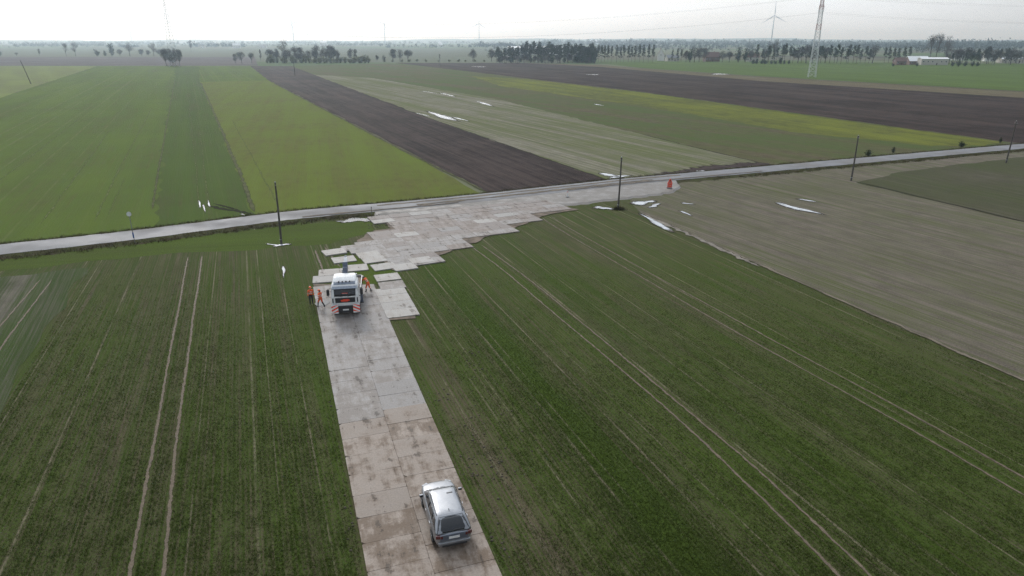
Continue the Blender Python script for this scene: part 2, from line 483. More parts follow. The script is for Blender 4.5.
for k, (px, w) in enumerate([
        ([(187.5, 257), (172, 345), (150, 470), (130, 576), (118, 640)], 0.34), ([(202, 256), (191, 340), (176, 445), (162, 576), (155, 640)], 0.36),
        ([(470, 246), (500, 267.5), (680, 419), (839, 576), (900, 640)], 0.30), ([(481, 245), (536, 284.5), (752, 464), (869.5, 576), (935, 640)], 0.30),
        ([(542, 218), (560, 230.5), (740, 335), (921, 434), (1024, 496), (1100, 540)], 0.30), ([(550, 216.5), (571, 230), (752, 329), (921, 419.5), (1024, 479), (1100, 522)], 0.30),
        ([(52, 280), (30, 309), (0, 350), (-20, 380)], 0.30), ([(40, 280), (22, 301), (0, 326), (-30, 362)], 0.30),
        ([(315, 250), (320, 262), (324, 271)], 0.45), ([(325, 247), (333, 258), (341, 268)], 0.35)]):
    track('wheel_track', px, w * 0.85, 0.048, M_track, 0.045, k + 1, 0.5)
for k, (px, w) in enumerate([([(152, 108), (120, 168), (94, 222)], 0.5), ([(110, 130), (72, 182), (40, 225)], 0.5), ([(125, 178), (108, 216)], 0.4),
                             ([(186, 72), (193, 140), (199, 200)], 0.45), ([(192, 72), (201, 140), (208, 200)], 0.4), ([(90, 110), (40, 150), (-20, 195)], 0.5),
                             ([(232, 120), (262, 175), (278, 205)], 0.4)]):
    track('faint_track', px, w, 0.062, M_faint, 0.10, k + 40, 2.0)
for k, (px, w, mt) in enumerate([([(312, 77), (440, 122.3), (612, 182)], 0.7, 'dark'), ([(640, 68.6), (760, 77), (1024, 92), (1300, 107)], 1.9, 'dark'), ([(856, 182), (1024, 222), (1300, 288)], 0.5, 'dark'),
                                 ([(0, 66), (97, 66), (253, 66)], 5.0, 'pale'), ([(201, 83), (228, 145), (255, 212)], 0.9, 'brown'), ([(175, 80), (164, 140), (152, 210)], 0.5, 'brown'),
                                 ([(640, 134), (700, 149), (770, 165.5)], 0.6, 'dark'), ([(268, 80.5), (380, 139), (487, 192.5)], 0.8, 'brown'), ([(640, 212), (720, 247), (830, 296), (1024, 381), (1200, 458)], 0.6, 'mud')]):
    col = dict(dark=(0.035, 0.033, 0.022), pale=(0.20, 0.20, 0.13), brown=(0.082, 0.085, 0.04), mud=(0.15, 0.13, 0.10))[mt]
    track('field_margin', px, w, 0.088, soft_plain('margin_' + mt, col), w * 0.25, k + 70, 1.5)

track('pale_mud', [(640, 213), (668, 226), (700, 240), (760, 267)], 0.9, 0.09, soft_plain('pale_mud', (0.21, 0.19, 0.16), 0.6, 1.0), 0.3, 93)
track('bare_patch', [(640, 182), (690, 171.5), (730, 165.5), (768, 163.5)], 6.5, 0.066, soft_plain('bare_wet_soil', (0.055, 0.041, 0.038), 0.4, 0.35), 1.2, 95)
# ------------------------------------------------------------------ road on a low bank
RZ = 0.24
road_far = [(-500, 305), (-250, 273.5), (0, 245.5), (134, 233), (282, 212.5), (375, 204.8), (480, 195.5), (618, 179.5), (690, 173.5), (850, 159), (1024, 143.3), (1250, 124), (1500, 104.5)]
road_near = [(-500, 318), (-250, 285.5), (0, 256.5), (134, 242), (282, 221.5), (375, 213.5), (480, 203.6), (618, 187), (690, 180.5), (850, 166), (1024, 150.6), (1250, 131), (1500, 111)]
def densify(px, n=14):
    pts = [G(*p) for p in px]
    out = []
    for i in range(len(pts) - 1):
        p0 = pts[max(i - 1, 0)]; p1 = pts[i]; p2 = pts[i + 1]; p3 = pts[min(i + 2, len(pts) - 1)]
        for k in range(n):
            s = k / n
            out.append(p1.lerp(p2, s))
    return out + [pts[-1]]
rc = [(a + b) / 2 for a, b in zip(densify(road_far), densify(road_near))]
# smooth the centre line, then sweep a constant section
for _ in range(60):
    rc = [rc[0]] + [(rc[i - 1] + rc[i] * 2 + rc[i + 1]) / 4 for i in range(1, len(rc) - 1)] + [rc[-1]]
def sweep(name, prof, mat, line, jit=None, kind='structure', seed=3):
    r = random.Random(seed)
    m = MB(); rows = []
    for i, q in enumerate(line):
        d = (line[min(i + 1, len(line) - 1)] - line[max(i - 1, 0)]).normalized()
        nr = Vector((-d.y, d.x, 0))           # points to the far side
        row = []
        for j, (o, z) in enumerate(prof):
            oo = o + (r.uniform(-1, 1) * jit[j] if jit else 0)
            row.append((q.x + nr.x * oo, q.y + nr.y * oo, z))
        rows.append(row)
    n = len(prof)
    vs = [p for row in rows for p in row]
    fs = []
    for i in range(len(rows) - 1):
        for j in range(n - 1):
            a = i * n + j
            fs.append((a, a + n, a + n + 1, a + 1))
    m.add(vs, fs)
    o = m.build(name, mat, smooth=True)
    me = o.data
    if sum(p.normal.z for p in me.polygons) < 0: me.flip_normals()
    o['kind'] = kind
    return o
line = []
acc = 0
for i in range(len(rc) - 1):
    k = max(1, int((rc[i + 1] - rc[i]).length / 1.2))
    line += [rc[i].lerp(rc[i + 1], j / k) for j in range(k)]
line.append(rc[-1])
ROAD_LINE = line
RW = 2.55
t = NT('worn_asphalt')
nz = t.noise(t.pos(), 0.35, 5, 0.6); nf = t.noise(t.pos(), 30, 3, 0.7); nb = t.noise(t.pos(), 0.09, 4, 0.6)
c = t.mix(t.ramp(nz, 0.3, 0.7), (0.150, 0.152, 0.160), (0.195, 0.197, 0.206))
c = t.mix(t.ramp(nb, 0.45, 0.65, 0, 0.5), c, (0.185, 0.172, 0.155))
t.set(color=c, rough=t.ramp(nb, 0.4, 0.65, 0.6, 0.85), spec=0.25)
t.bump(nf, 0.3, 0.01)
sweep('road', [(-RW, RZ - 0.02), (-1.3, RZ + 0.03), (0, RZ + 0.05), (1.3, RZ + 0.03), (RW, RZ - 0.02)], t.mat, line, [0.12, 0, 0, 0, 0.12])
t = NT('road_bank')
nz = t.noise(t.pos(), 0.5, 5, 0.65); nf = t.noise(t.pos(), 5.0, 4, 0.7)
c = t.mix(t.ramp(nz, 0.35, 0.65), (0.055, 0.046, 0.03), (0.062, 0.072, 0.028))
c = t.mix(t.ramp(nf, 0.45, 0.7, 0, 0.5), c, (0.12, 0.10, 0.06))
t.set(color=c, rough=0.95, spec=0.02); t.bump(nf, 1.0, 0.15)
sweep('road_bank', [(-RW - 1.8, 0.03), (-RW - 1.1, 0.05), (-RW - 0.5, RZ - 0.12), (-RW - 0.15, RZ - 0.055), (0, RZ - 0.05), (RW + 0.15, RZ - 0.055), (RW + 0.5, RZ - 0.14), (RW + 1.0, 0.06), (RW + 1.4, 0.03)], t.mat, line, [0.5, 0.3, 0.2, 0.1, 0, 0.1, 0.15, 0.2, 0.3])

def road_frame(px, py):
    q = G(px, py)
    i = min(range(len(line)), key=lambda k: (line[k] - q).length)
    d = (line[min(i + 1, len(line) - 1)] - line[max(i - 1, 0)]).normalized()
    return line[i], d
# trampled gravel apron between the slabs and the road
t = NT('muddy_gravel')
nz = t.noise(t.pos(), 0.5, 5, 0.65); nf = t.noise(t.pos(), 7.0, 4, 0.7)
c = t.mix(t.ramp(nz, 0.3, 0.7), (0.14, 0.126, 0.11), (0.205, 0.19, 0.172))
c = t.mix(t.ramp(nf, 0.5, 0.75, 0, 0.5), c, (0.14, 0.12, 0.10))
t.set(color=c, rough=t.ramp(nz, 0.35, 0.65, 0.4, 0.85)); t.bump(nf, 0.8, 0.08)
M_gravel = t.mat
pts = [G(*p) for p in [(376, 211.5), (480, 202), (618, 186), (668, 181.5), (675, 181), (679, 187.5), (672, 192), (655, 195), (616, 199.5), (575, 204.5), (556, 204.5), (546, 201), (480, 206), (376, 215.5)]]
q = jag(pts, 1.0, 0.3, 5)
o = sheet('gravel_apron', q, RZ - 0.034, M_gravel)
o['kind'] = 'structure'
skirt = MB(); n = len(q)
skirt.add([(p.x, p.y, RZ - 0.034) for p in q] + [(p.x * 1.002, p.y - 0.9, 0.0) for p in q], [(i, (i + 1) % n, n + (i + 1) % n, n + i) for i in range(n)])
skirt.build('gravel_apron_slope', M_gravel)['kind'] = 'structure'

for k, (a_, b_, off, w_) in enumerate([((376, 209), (690, 177), 0.9, 1.3), ((420, 206), (660, 180), -0.9, 1.6), ((300, 217), (460, 202), -1.9, 0.9), ((560, 191), (760, 170), -1.8, 1.0)]):
    i0 = min(range(len(line)), key=lambda q: (line[q] - G(*a_)).length); i1 = min(range(len(line)), key=lambda q: (line[q] - G(*b_)).length)
    seg = line[i0:i1]; vs = []; r_ = random.Random(k)
    for i, q in enumerate(seg):
        d = (seg[min(i + 1, len(seg) - 1)] - seg[max(i - 1, 0)]).normalized(); nr = Vector((-d.y, d.x, 0))
        for s_ in (1, 0, -1):
            p_ = q + nr * (off + s_ * w_ / 2 * r_.uniform(0.7, 1.2)); vs.append((p_.x, p_.y, RZ + 0.056))
    m = MB(); m.add(vs, [(3 * i + j + 1, 3 * i + j + 4, 3 * i + j + 3, 3 * i + j) for i in range(len(seg) - 1) for j in (0, 1)])
    o = m.build('road_mud', soft_plain('road_mud', (0.15, 0.128, 0.10), 0.5, 0.5)); o['kind'] = 'structure'
    edge_attr(o, [0.0, 0.8, 0.0] * len(seg))

# ------------------------------------------------------------------ puddles
t = NT('water_sky_sheen')
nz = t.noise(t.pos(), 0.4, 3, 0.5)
t.set(color=t.mix(t.ramp(nz, 0.3, 0.6), (0.30, 0.31, 0.32), (0.50, 0.52, 0.55)), rough=t.ramp(nz, 0.3, 0.6, 0.08, 0.2), spec=0.8, ior=1.33)  # pale base colour paints in the bright sky mirrored by the water
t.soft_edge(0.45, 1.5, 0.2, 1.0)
M_water_sheen = t.mat
t = NT('still_water')
nz = t.noise(t.pos(), 0.7, 3, 0.5)
t.set(color=(0.05, 0.048, 0.045), rough=0.04, spec=0.9, ior=1.33); t.bump(nz, 0.05, 0.02)
t.soft_edge(1.3, 1.2, 0.15, 0.4)
M_water = t.mat
def puddle(px0, px1, w, z=0.09, mat=None, seed=0, rim=True):
    """an irregular pool stretched between two image points, w metres wide"""
    r = random.Random(seed * 17 + int(px0[0] * 3))
    a, b = G(*px0), G(*px1)
    d = b - a; L = d.length; d.normalize(); nr = Vector((-d.y, d.x, 0))
    w *= 1.7; n = 34; top = []; bot = []; mid = []
    ph = [r.uniform(0, 7) for _ in range(6)]
    for i in range(n + 1):
        s = i / n
        e = math.sin(math.pi * s) ** 0.6
        h1 = w / 2 * e * (0.72 + 0.30 * math.sin(s * 5 + ph[0]) + 0.14 * math.sin(s * 13 + ph[1]) + r.uniform(-.06, .06))
        h2 = w / 2 * e * (0.72 + 0.30 * math.sin(s * 6 + ph[2]) + 0.14 * math.sin(s * 14 + ph[3]) + r.uniform(-.06, .06))
        c = a + d * L * s + nr * (w * 0.12 * math.sin(s * 4 + ph[4]))
        top.append(c + nr * max(h1, 0.01)); bot.append(c - nr * max(h2, 0.01)); mid.append(c)
    m = MB(); vs = []; ed = []
    for i in range(n + 1):
        en = min(1.0, math.sin(math.pi * i / n) * 1.6)
        for p_, e_ in ((top[i], 0.0), (top[i].lerp(mid[i], 0.5), 0.75 * en), (mid[i], en), (bot[i].lerp(mid[i], 0.5), 0.75 * en), (bot[i], 0.0)):
            vs.append((p_.x, p_.y, z)); ed.append(e_)
    m.add(vs, [(5 * i + j + 1, 5 * i + j + 6, 5 * i + j + 5, 5 * i + j) for i in range(n) for j in range(4)])
    o = m.build('puddle', mat or M_water_sheen)
    if sum(q_.normal.z for q_ in o.data.polygons) < 0: o.data.flip_normals()
    edge_attr(o, ed)
    if rim:                       # soaked soil round the pool
        wet = MB().add([(p_[0] * 1.0, p_[1], z - 0.003) for p_ in [((Vector(v_[:2]) - Vector((mid[n // 2].x, mid[n // 2].y))) * 1.12 + Vector((mid[n // 2].x, mid[n // 2].y))) for v_ in vs]], [tuple(q_.vertices) for q_ in o.data.polygons])
        wo_ = wet.build('wet_soil', soft_plain('soaked_soil', (0.075, 0.066, 0.050), 0.6, 0.8))
        edge_attr(wo_, ed); wo_['kind'] = 'structure'
    o['kind'] = 'structure'
    return o
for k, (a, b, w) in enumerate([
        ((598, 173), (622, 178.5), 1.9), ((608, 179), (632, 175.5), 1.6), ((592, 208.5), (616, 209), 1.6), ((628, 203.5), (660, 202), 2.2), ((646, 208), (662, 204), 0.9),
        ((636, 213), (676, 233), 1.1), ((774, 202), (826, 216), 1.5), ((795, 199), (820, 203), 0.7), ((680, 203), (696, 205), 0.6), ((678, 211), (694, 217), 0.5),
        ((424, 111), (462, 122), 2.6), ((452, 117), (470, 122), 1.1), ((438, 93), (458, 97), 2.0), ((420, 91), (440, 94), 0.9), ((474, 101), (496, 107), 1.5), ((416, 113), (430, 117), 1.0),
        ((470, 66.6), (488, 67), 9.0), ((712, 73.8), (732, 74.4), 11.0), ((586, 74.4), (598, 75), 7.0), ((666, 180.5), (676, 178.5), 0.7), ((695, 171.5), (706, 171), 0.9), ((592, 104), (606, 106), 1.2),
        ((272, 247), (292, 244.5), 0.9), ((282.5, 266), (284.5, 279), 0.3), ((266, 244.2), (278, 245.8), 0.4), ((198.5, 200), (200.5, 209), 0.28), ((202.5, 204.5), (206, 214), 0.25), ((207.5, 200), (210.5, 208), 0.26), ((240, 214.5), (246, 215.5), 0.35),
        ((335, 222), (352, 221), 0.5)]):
    puddle(a, b, w, 0.092, M_water_sheen, k)
puddle((340, 223), (374, 219.5), 1.9, 0.098, M_water, 91)
track('wet_rut', [(207, 206), (222, 210.5), (236, 213), (252, 214)], 1.2, 0.07, soft_plain('wet_mud', (0.020, 0.020, 0.010)), 0.25, 5)
track('wet_rut', [(213, 204), (228, 208.5), (240, 211)], 0.8, 0.074, soft_plain('wet_mud', (0.020, 0.020, 0.010)), 0.12, 6)

# ------------------------------------------------------------------ concrete slab road
def slab_material(name, base, mud, mud_amt, wet):
    t = NT(name)
    ang = R(18.7)
    vec, u, v = t.uv_dir(ang)
    ob = t.n('ShaderNodeObjectInfo').outputs['Random']
    n1 = t.noise(vec, 0.55, 5, 0.65, None, 4.0)
    n2 = t.noise(vec, 1.0, 4, 0.65, (1.9, 0.22, 0), 9.0)
    n3 = t.noise(vec, 9.0, 5, 0.78)
    n4 = t.noise(vec, 1.15, 6, 0.72, None, 21.0)
    k = t.ramp(ob, 0, 1, 0.84, 1.12, False)
    c = t.mix(t.ramp(n1, 0.3, 0.7), tuple(x * 0.88 for x in base), tuple(x * 1.1 for x in base))
    c = t.mix(1.0, c, t.n('ShaderNodeCombineColor', {0: k, 1: k, 2: k}).outputs[0], 'MULTIPLY')
    m = t.math('ADD', t.math('ADD', t.math('MULTIPLY', n2, 0.32), t.math('MULTIPLY', n1, 0.34)), t.math('MULTIPLY', n4, 0.34))
    m = t.math('ADD', m, t.math('MULTIPLY', t.math('SUBTRACT', ob, 0.5), 0.10))
    f = t.math('MULTIPLY', t.ramp(m, 0.46, 0.57), mud_amt)
    c = t.mix(f, c, mud)
    f2 = t.math('MULTIPLY', t.ramp(t.math('MULTIPLY', n4, n2), 0.315, 0.355), 0.8)
    c = t.mix(f2, c, tuple(x * 0.42 for x in mud))
    g3 = t.ramp(n3, 0.3, 0.7, 0.82, 1.14)
    c = t.mix(1.0, c, t.n('ShaderNodeCombineColor', {0: g3, 1: g3, 2: g3}).outputs[0], 'MULTIPLY')
    t.set(color=c, rough=t.ramp(n1, 0.35, 0.65, wet, 0.78), spec=0.45)
    t.bump(t.math('ADD', n3, t.math('MULTIPLY', n4, 2)), 0.35, 0.02)
    return t.mat
M_slab_brown = slab_material('slab_muddy', (0.285, 0.236, 0.196), (0.150, 0.108, 0.076), 0.95, 0.62)
M_slab_grey = slab_material('slab_grey', (0.285, 0.268, 0.255), (0.185, 0.158, 0.135), 0.7, 0.68)
M_slab_clean = slab_material('slab_clean', (0.36, 0.345, 0.325), (0.27, 0.235, 0.20), 0.5, 0.65)
M_slab_pink = slab_material('slab_junction', (0.25, 0.218, 0.198), (0.165, 0.132, 0.108), 0.8, 0.68)
M_mud = plain('trampled_mud', (0.155, 0.125, 0.098), 0.85, var=0.4, scale=0.8, spec=0.1)

SLAB_MESH = {}
def slab_mesh(mat, k):
    key = (mat.name, k)
    if key in SLAB_MESH: return SLAB_MESH[key]
    r = random.Random(k * 31 + 5)
    L, W, T, b = 2.988, 1.991, 0.16, 0.007
    def ring(dx, dy, z):
        out = []
        for sx, sy in ((-1, -1), (1, -1), (1, 1), (-1, 1)):
            ch = 0.05 + 0.12 * (r.random() < 0.12)         # chipped corners
            x, y = L / 2 - dx, W / 2 - dy
            pa = (sx * (x - ch), sy * y, z); pb = (sx * x, sy * (y - ch), z)
            out += [pa, pb] if sx * sy < 0 else [pb, pa]
        return out
    st = r.getstate(); r0 = ring(0, 0, 0); r.setstate(st); r1 = ring(0, 0, T - b); r.setstate(st); r2 = ring(b, b, T)
    m = MB(); m.loft([r0, r1, r2])
    me = m.mesh('slab', mat)
    bm = bmesh.new(); bm.from_mesh(me); bmesh.ops.recalc_face_normals(bm, faces=bm.faces); bm.to_mesh(me); bm.free()
    SLAB_MESH[key] = me
    return me
def put_slab(parent, c, ang, mat, z=0.0, sx=1.0, sy=1.0):
    o = link('slab', slab_mesh(mat, rnd.randrange(5)), parent, (c.x, c.y, -0.035 + z + rnd.uniform(-0.006, 0.010)))
    o.rotation_euler = (rnd.uniform(-.006, .006), rnd.uniform(-.006, .006), ang + rnd.uniform(-.007, .007))
    o.scale = (sx, sy, 1)
    return o

SA = R(18.7)
s_dir = Vector((-math.sin(SA), math.cos(SA), 0)); s_acr = Vector((math.cos(SA), math.sin(SA), 0))
base_l, base_r = G(360, 560), G(489.5, 560)
# centre seam passes through these image points
seam0 = G(395, 450)
def seam(v):            # point on the seam at distance v along the strip from seam0
    return seam0 + s_dir * v
bed = [seam(-15.8) - s_acr * 2.9, seam(-15.8) + s_acr * 2.9, seam(31) + s_acr * 2.9, seam(33) - s_acr * 2.9]
slab_road = sheet('slab_road', jag(bed, 1.0, 0.03, 8), 0.088, M_mud)
slab_road['kind'] = 'structure'
row = 0
v = -15.0
while v < 32.2:
    c = seam(v)
    brown = (c + s_dir).y < G(378, 408).y + 0.3
    mat = M_slab_brown if brown else M_slab_grey
    for s in (-1, 1):
        if v > 30.5 and s > 0: continue
        stag = 0.9 if s > 0 else 0.0
        put_slab(slab_road, c + s_acr * (1.5 * s) + s_dir * stag, SA, mat, 0.0 if brown else -0.012)
    v += 2.0
# light new slabs laid beside the truck and behind it
pad = sheet('slab_pad', jag([G(*p) for p in [(375, 292), (402, 289), (416, 319), (389, 321)]], 1.0, 0.03, 9), 0.085, M_mud)
pad['kind'] = 'structure'
pa, pb = G(374, 290.5), G(388.5, 323)
pd = (pb - pa).normalized(); pn = Vector((-pd.y, pd.x, 0))
pang = math.atan2(pn.y, pn.x)
Lp = (pb - pa).length
k = 0
for k in range(4):
    put_slab(pad, pa + pd * (1.05 + k * 2.02) + pn * 1.52, pang, M_slab_clean, 0.01)
LOOSE = [  # image centre, heading, dry or not
    ((387.5, 278.2), 20, 1), ((384, 267.5), 25, 1), ((374, 260.5), 25, 1), ((368.5, 255.5), 25, 1), ((392, 286.2), 19, 0),
    ((353, 248.5), 25, 0), ((360.3, 251.0), 25, 0), ((334.3, 252.8), 29, 1), ((344, 260.3), 24, 1), ((356, 268.8), 18, 1), ((331, 273.5), 14, 1), ((325.5, 280.0), 14, 1),
    ((404.3, 267.8), 25, 1), ((421, 261.3), 25, 1)]
loose_bed = sheet('slab_crossing', jag([G(*p) for p in [(330, 268), (345, 262), (362, 254), (380, 268), (400, 272), (396, 284), (372, 284), (350, 290), (320, 290), (318, 280)]], 1.0, 0.3, 10), 0.036, M_head)
loose_bed['kind'] = 'structure'
for (p, a, dry) in LOOSE:
    put_slab(loose_bed, G(*p), R(a), M_slab_clean if dry else M_slab_grey, 0.02 + rnd.uniform(0, 0.02), 0.86, 1.12)
# the junction fan up to the road
JA = R(25.5)
ja, jb = Vector((math.cos(JA), math.sin(JA), 0)), Vector((-math.sin(JA), math.cos(JA), 0))
JP = [G(*p) for p in [(377, 217), (480, 205), (546, 199.5), (558, 205), (579, 210), (551, 214.5), (539, 218.5), (529, 222.5), (503, 233.5), (485, 237.5), (476, 243.5), (457, 246), (451, 252), (431, 260), (416, 268), (393, 271), (357, 241), (374, 231), (391, 229), (384, 223)]]
def inside(p, poly):
    c = False
    n = len(poly)
    for i in range(n):
        a, b = poly[i], poly[i - 1]
        if (a.y > p.y) != (b.y > p.y) and p.x < (b.x - a.x) * (p.y - a.y) / (b.y - a.y) + a.x: c = not c
    return c
jun = sheet('slab_junction', jag(JP, 0.8, 0.25, 12), 0.10, M_mud)
jun['kind'] = 'structure'
O = G(450, 230)
cnt = 0
for j in range(-20, 21):
    for i in range(-16, 17):
        c = O + ja * (3.0 * i + (0.0, 0.9, 2.1, 1.2, 0.4)[(j // 2) % 5]) + jb * (2.0 * j)
        cp = c + jb * (1.0 if j % 2 == 0 else -1.0)
        if inside(cp, JP):
            z = 0.03
            n_img = c.y - 92
            d_road, _ = min(((line[k] - c).length, k) for k in range(0, len(line), 2))
            if d_road < RW + 0.9: continue
            z = 0.02 + 0.075 * max(0.0, min(1.0, (RW + 9 - d_road) / 8.0))
            mat = M_slab_pink if rnd.random() < 0.62 else (M_slab_grey if rnd.random() < 0.8 else M_slab_clean)
            if d_road > 18 and rnd.random() < 0.6: mat = M_slab_grey
            put_slab(jun, c, JA, mat, z); cnt += 1
# pool of water on a slab beside the truck
puddle((314, 305), (331, 304), 1.7, 0.140, M_water, 77, False)

# ------------------------------------------------------------------ distant hills and woods
def hill_mesh():
    r = random.Random(3)
    rows = []
    nA = 240
    def hgt(a, k):
        return (26 + 9 * math.sin(a * 7 + 1) + 6 * math.sin(a * 17 + 2) + 4 * math.sin(a * 41) + (10 if a > 0.1 else 0)) * (0, 0.55, 1.0, 0.8)[k]
    m = MB()
    for k, d in enumerate((6500, 7400, 8600, 11500)):
        for i in range(nA):
            a = -1.25 + 2.5 * i / (nA - 1)
            m.v.append((math.sin(a) * d, math.cos(a) * d, hgt(a, k) + (r.uniform(-2, 3) if k else -0.5)))
    for k in range(3):
        for i in range(nA - 1):
            a = k * nA + i
            m.f.append((a, a + 1, a + nA + 1, a + nA)); m.m.append(0)
    return m
t = NT('hill_woods')
nz = t.noise(t.pos(), 0.004, 5, 0.6)
t.set(color=t.mix(t.ramp(nz, 0.42, 0.55), (0.045, 0.055, 0.04), (0.10, 0.12, 0.07)), rough=0.95, spec=0.1)
hill_mesh().build('hills', t.mat, smooth=True)['kind'] = 'structure'

M_bark = plain('bark', (0.085, 0.072, 0.062), 0.9, var=0.3, scale=1.2)
M_pinebark = plain('pine_bark', (0.10, 0.075, 0.06), 0.9, var=0.3, scale=1.0)
def leaf_mat(name, a, b):
    t = NT(name)
    nz = t.noise(t.n('ShaderNodeTexCoord').outputs['Object'], 0.6, 3, 0.6)
    ob = t.n('ShaderNodeObjectInfo').outputs['Random']
    c = t.mix(t.ramp(nz, 0.35, 0.65), a, b)
    k = t.ramp(ob, 0, 1, 0.78, 1.22, False)
    c = t.mix(1.0, c, t.n('ShaderNodeCombineColor', {0: k, 1: k, 2: k}).outputs[0], 'MULTIPLY')
    t.set(color=c, rough=0.9, spec=0.05)
    return t.mat
M_needles = leaf_mat('pine_needles', (0.036, 0.044, 0.028), (0.060, 0.068, 0.042))
M_twigs = leaf_mat('bare_twigs', (0.10, 0.09, 0.082), (0.14, 0.125, 0.112))
M_twigs_dark = leaf_mat('dark_twigs', (0.062, 0.056, 0.054), (0.092, 0.082, 0.076))
M_scrub = leaf_mat('scrub_twigs', (0.17, 0.17, 0.10), (0.24, 0.235, 0.15))
M_bush = leaf_mat('evergreen_bush', (0.035, 0.048, 0.028), (0.06, 0.072, 0.04))

def rand_unit(r):
    while True:
        v = Vector((r.uniform(-1, 1), r.uniform(-1, 1), r.uniform(-1, 1)))
        if 0.05 < v.length < 1: return v.normalized()

def tris_cloud(centres, size, r, elong=1.0):
    V = []; F = []
    for c in centres:
        d = rand_unit(r); e = d.orthogonal().normalized() * size * r.uniform(0.5, 1.1)
        e.rotate(Matrix.Rotation(r.uniform(0, 6.28), 3, d))
        d = d.cross(e).normalized() * size * elong * r.uniform(0.5, 1.2)
        b = len(V)
        V += [c - e * 0.5, c + e * 0.5, c + d]
        F.append((b, b + 1, b + 2))
    return V, F

def pine_variant(seed):
    r = random.Random(seed)
    H = 20.0
    tr = MB(); pts = []
    x = y = 0
    for k in range(6):
        pts.append(Vector((x, y, H * 0.97 * k / 5))); x += r.uniform(-.25, .25); y += r.uniform(-.25, .25)
    for k in range(5): tr.cyl(pts[k], pts[k + 1], 0.26 * (1 - k / 6), 0.26 * (1 - (k + 1) / 6), 6, 0, False)
    C = []
    c0 = r.uniform(0.26, 0.46)
    for k in range(34):
        s = r.random() ** 0.9
        z = H * (c0 + (1 - c0) * s)
        rad = (1 - s) * 2.3 + 0.5
        a = r.uniform(0, 6.28); q = rad * r.uniform(0.35, 1.0)
        cc = Vector((math.cos(a) * q, math.sin(a) * q, z))
        tr.cyl((pts[4].x * s, pts[4].y * s, z - 0.5), cc, 0.07, 0.03, 4, 0, False)
        for _ in range(24): C.append(cc + Vector((r.gauss(0, .55), r.gauss(0, .55), r.gauss(0, .4))))
    V, F = tris_cloud(C, 0.8, r)
    cm = np_mesh('crown', np.array([tuple(v) for v in V]), np.array(F), M_needles)
    return tr.mesh('trunk', M_pinebark), cm

def bare_variant(seed, spread=1.0, twig=M_twigs, H=18.0, n_twig=900, low=0.22):
    """leafless broadleaf: limbs reach into an uneven crown that is filled with twig shards"""
    r = random.Random(seed)
    tr = MB()
    fork = Vector((r.uniform(-.3, .3), r.uniform(-.3, .3), H * r.uniform(0.24, 0.34)))
    tr.cyl((0, 0, 0), fork, 0.34, 0.24, 6, 0, False)
    lobes = []
    for k in range(8):                      # lobes give the crown its uneven outline
        a = r.uniform(0, 6.28); q = r.uniform(0.05, 0.20) * H * spread
        lobes.append((Vector((math.cos(a) * q, math.sin(a) * q, H * r.uniform(0.42, 0.84))), H * r.uniform(0.10, 0.17)))
    lobes.append((Vector((0, 0, H * 0.86)), H * 0.13))
    V = []; F = []
    for c, rad in lobes:
        mid = fork.lerp(c, 0.5) + rand_unit(r) * 0.6
        tr.cyl(fork, mid, 0.16, 0.10, 4, 0, False); tr.cyl(mid, c, 0.10, 0.05, 4, 0, False)
        for _ in range(7):
            tr.cyl(mid.lerp(c, r.uniform(0.2, 1.0)), c + rand_unit(r) * rad * r.uniform(.6, 1.0), 0.05, 0.02, 3, 0, False)
        for _ in range(n_twig // len(lobes)):
            d0 = rand_unit(r)
            p = c + d0 * rad * spread * (r.random() ** 0.45)
            if p.z < H * low: continue
            d = (d0 + rand_unit(r) * 0.9 + Vector((0, 0, 0.3))).normalized() * r.uniform(0.7, 1.7)
            w = d.orthogonal().normalized() * r.uniform(0.06, 0.13)
            b = len(V); V += [p - w, p + w, p + d]; F.append((b, b + 1, b + 2))
    return tr.mesh('trunk', M_bark), np_mesh('crown', np.array([tuple(v) for v in V]), np.array(F), twig)

def bush_variant(seed, mat, H=6.0, W=4.0):
    r = random.Random(seed)
    tr = MB(); C = []
    for _ in range(9):
        a = r.uniform(0, 6.28); q = r.uniform(0, 0.75) * W
        tip = Vector((math.cos(a) * q, math.sin(a) * q, H * r.uniform(0.45, 0.95)))
        tr.cyl((math.cos(a) * q * 0.15, math.sin(a) * q * 0.15, 0), tip, 0.09, 0.03, 4, 0, False)
        for _ in range(48): C.append(tip * r.uniform(0.35, 1.05) + Vector((r.gauss(0, .55), r.gauss(0, .55), r.gauss(0, .45))))
    for c in C: c.z = max(0.15, c.z)
    V, F = tris_cloud(C, 0.55, r, 1.6)
    return tr.mesh('trunk', M_bark), np_mesh('crown', np.array([tuple(v) for v in V]), np.array(F), mat)

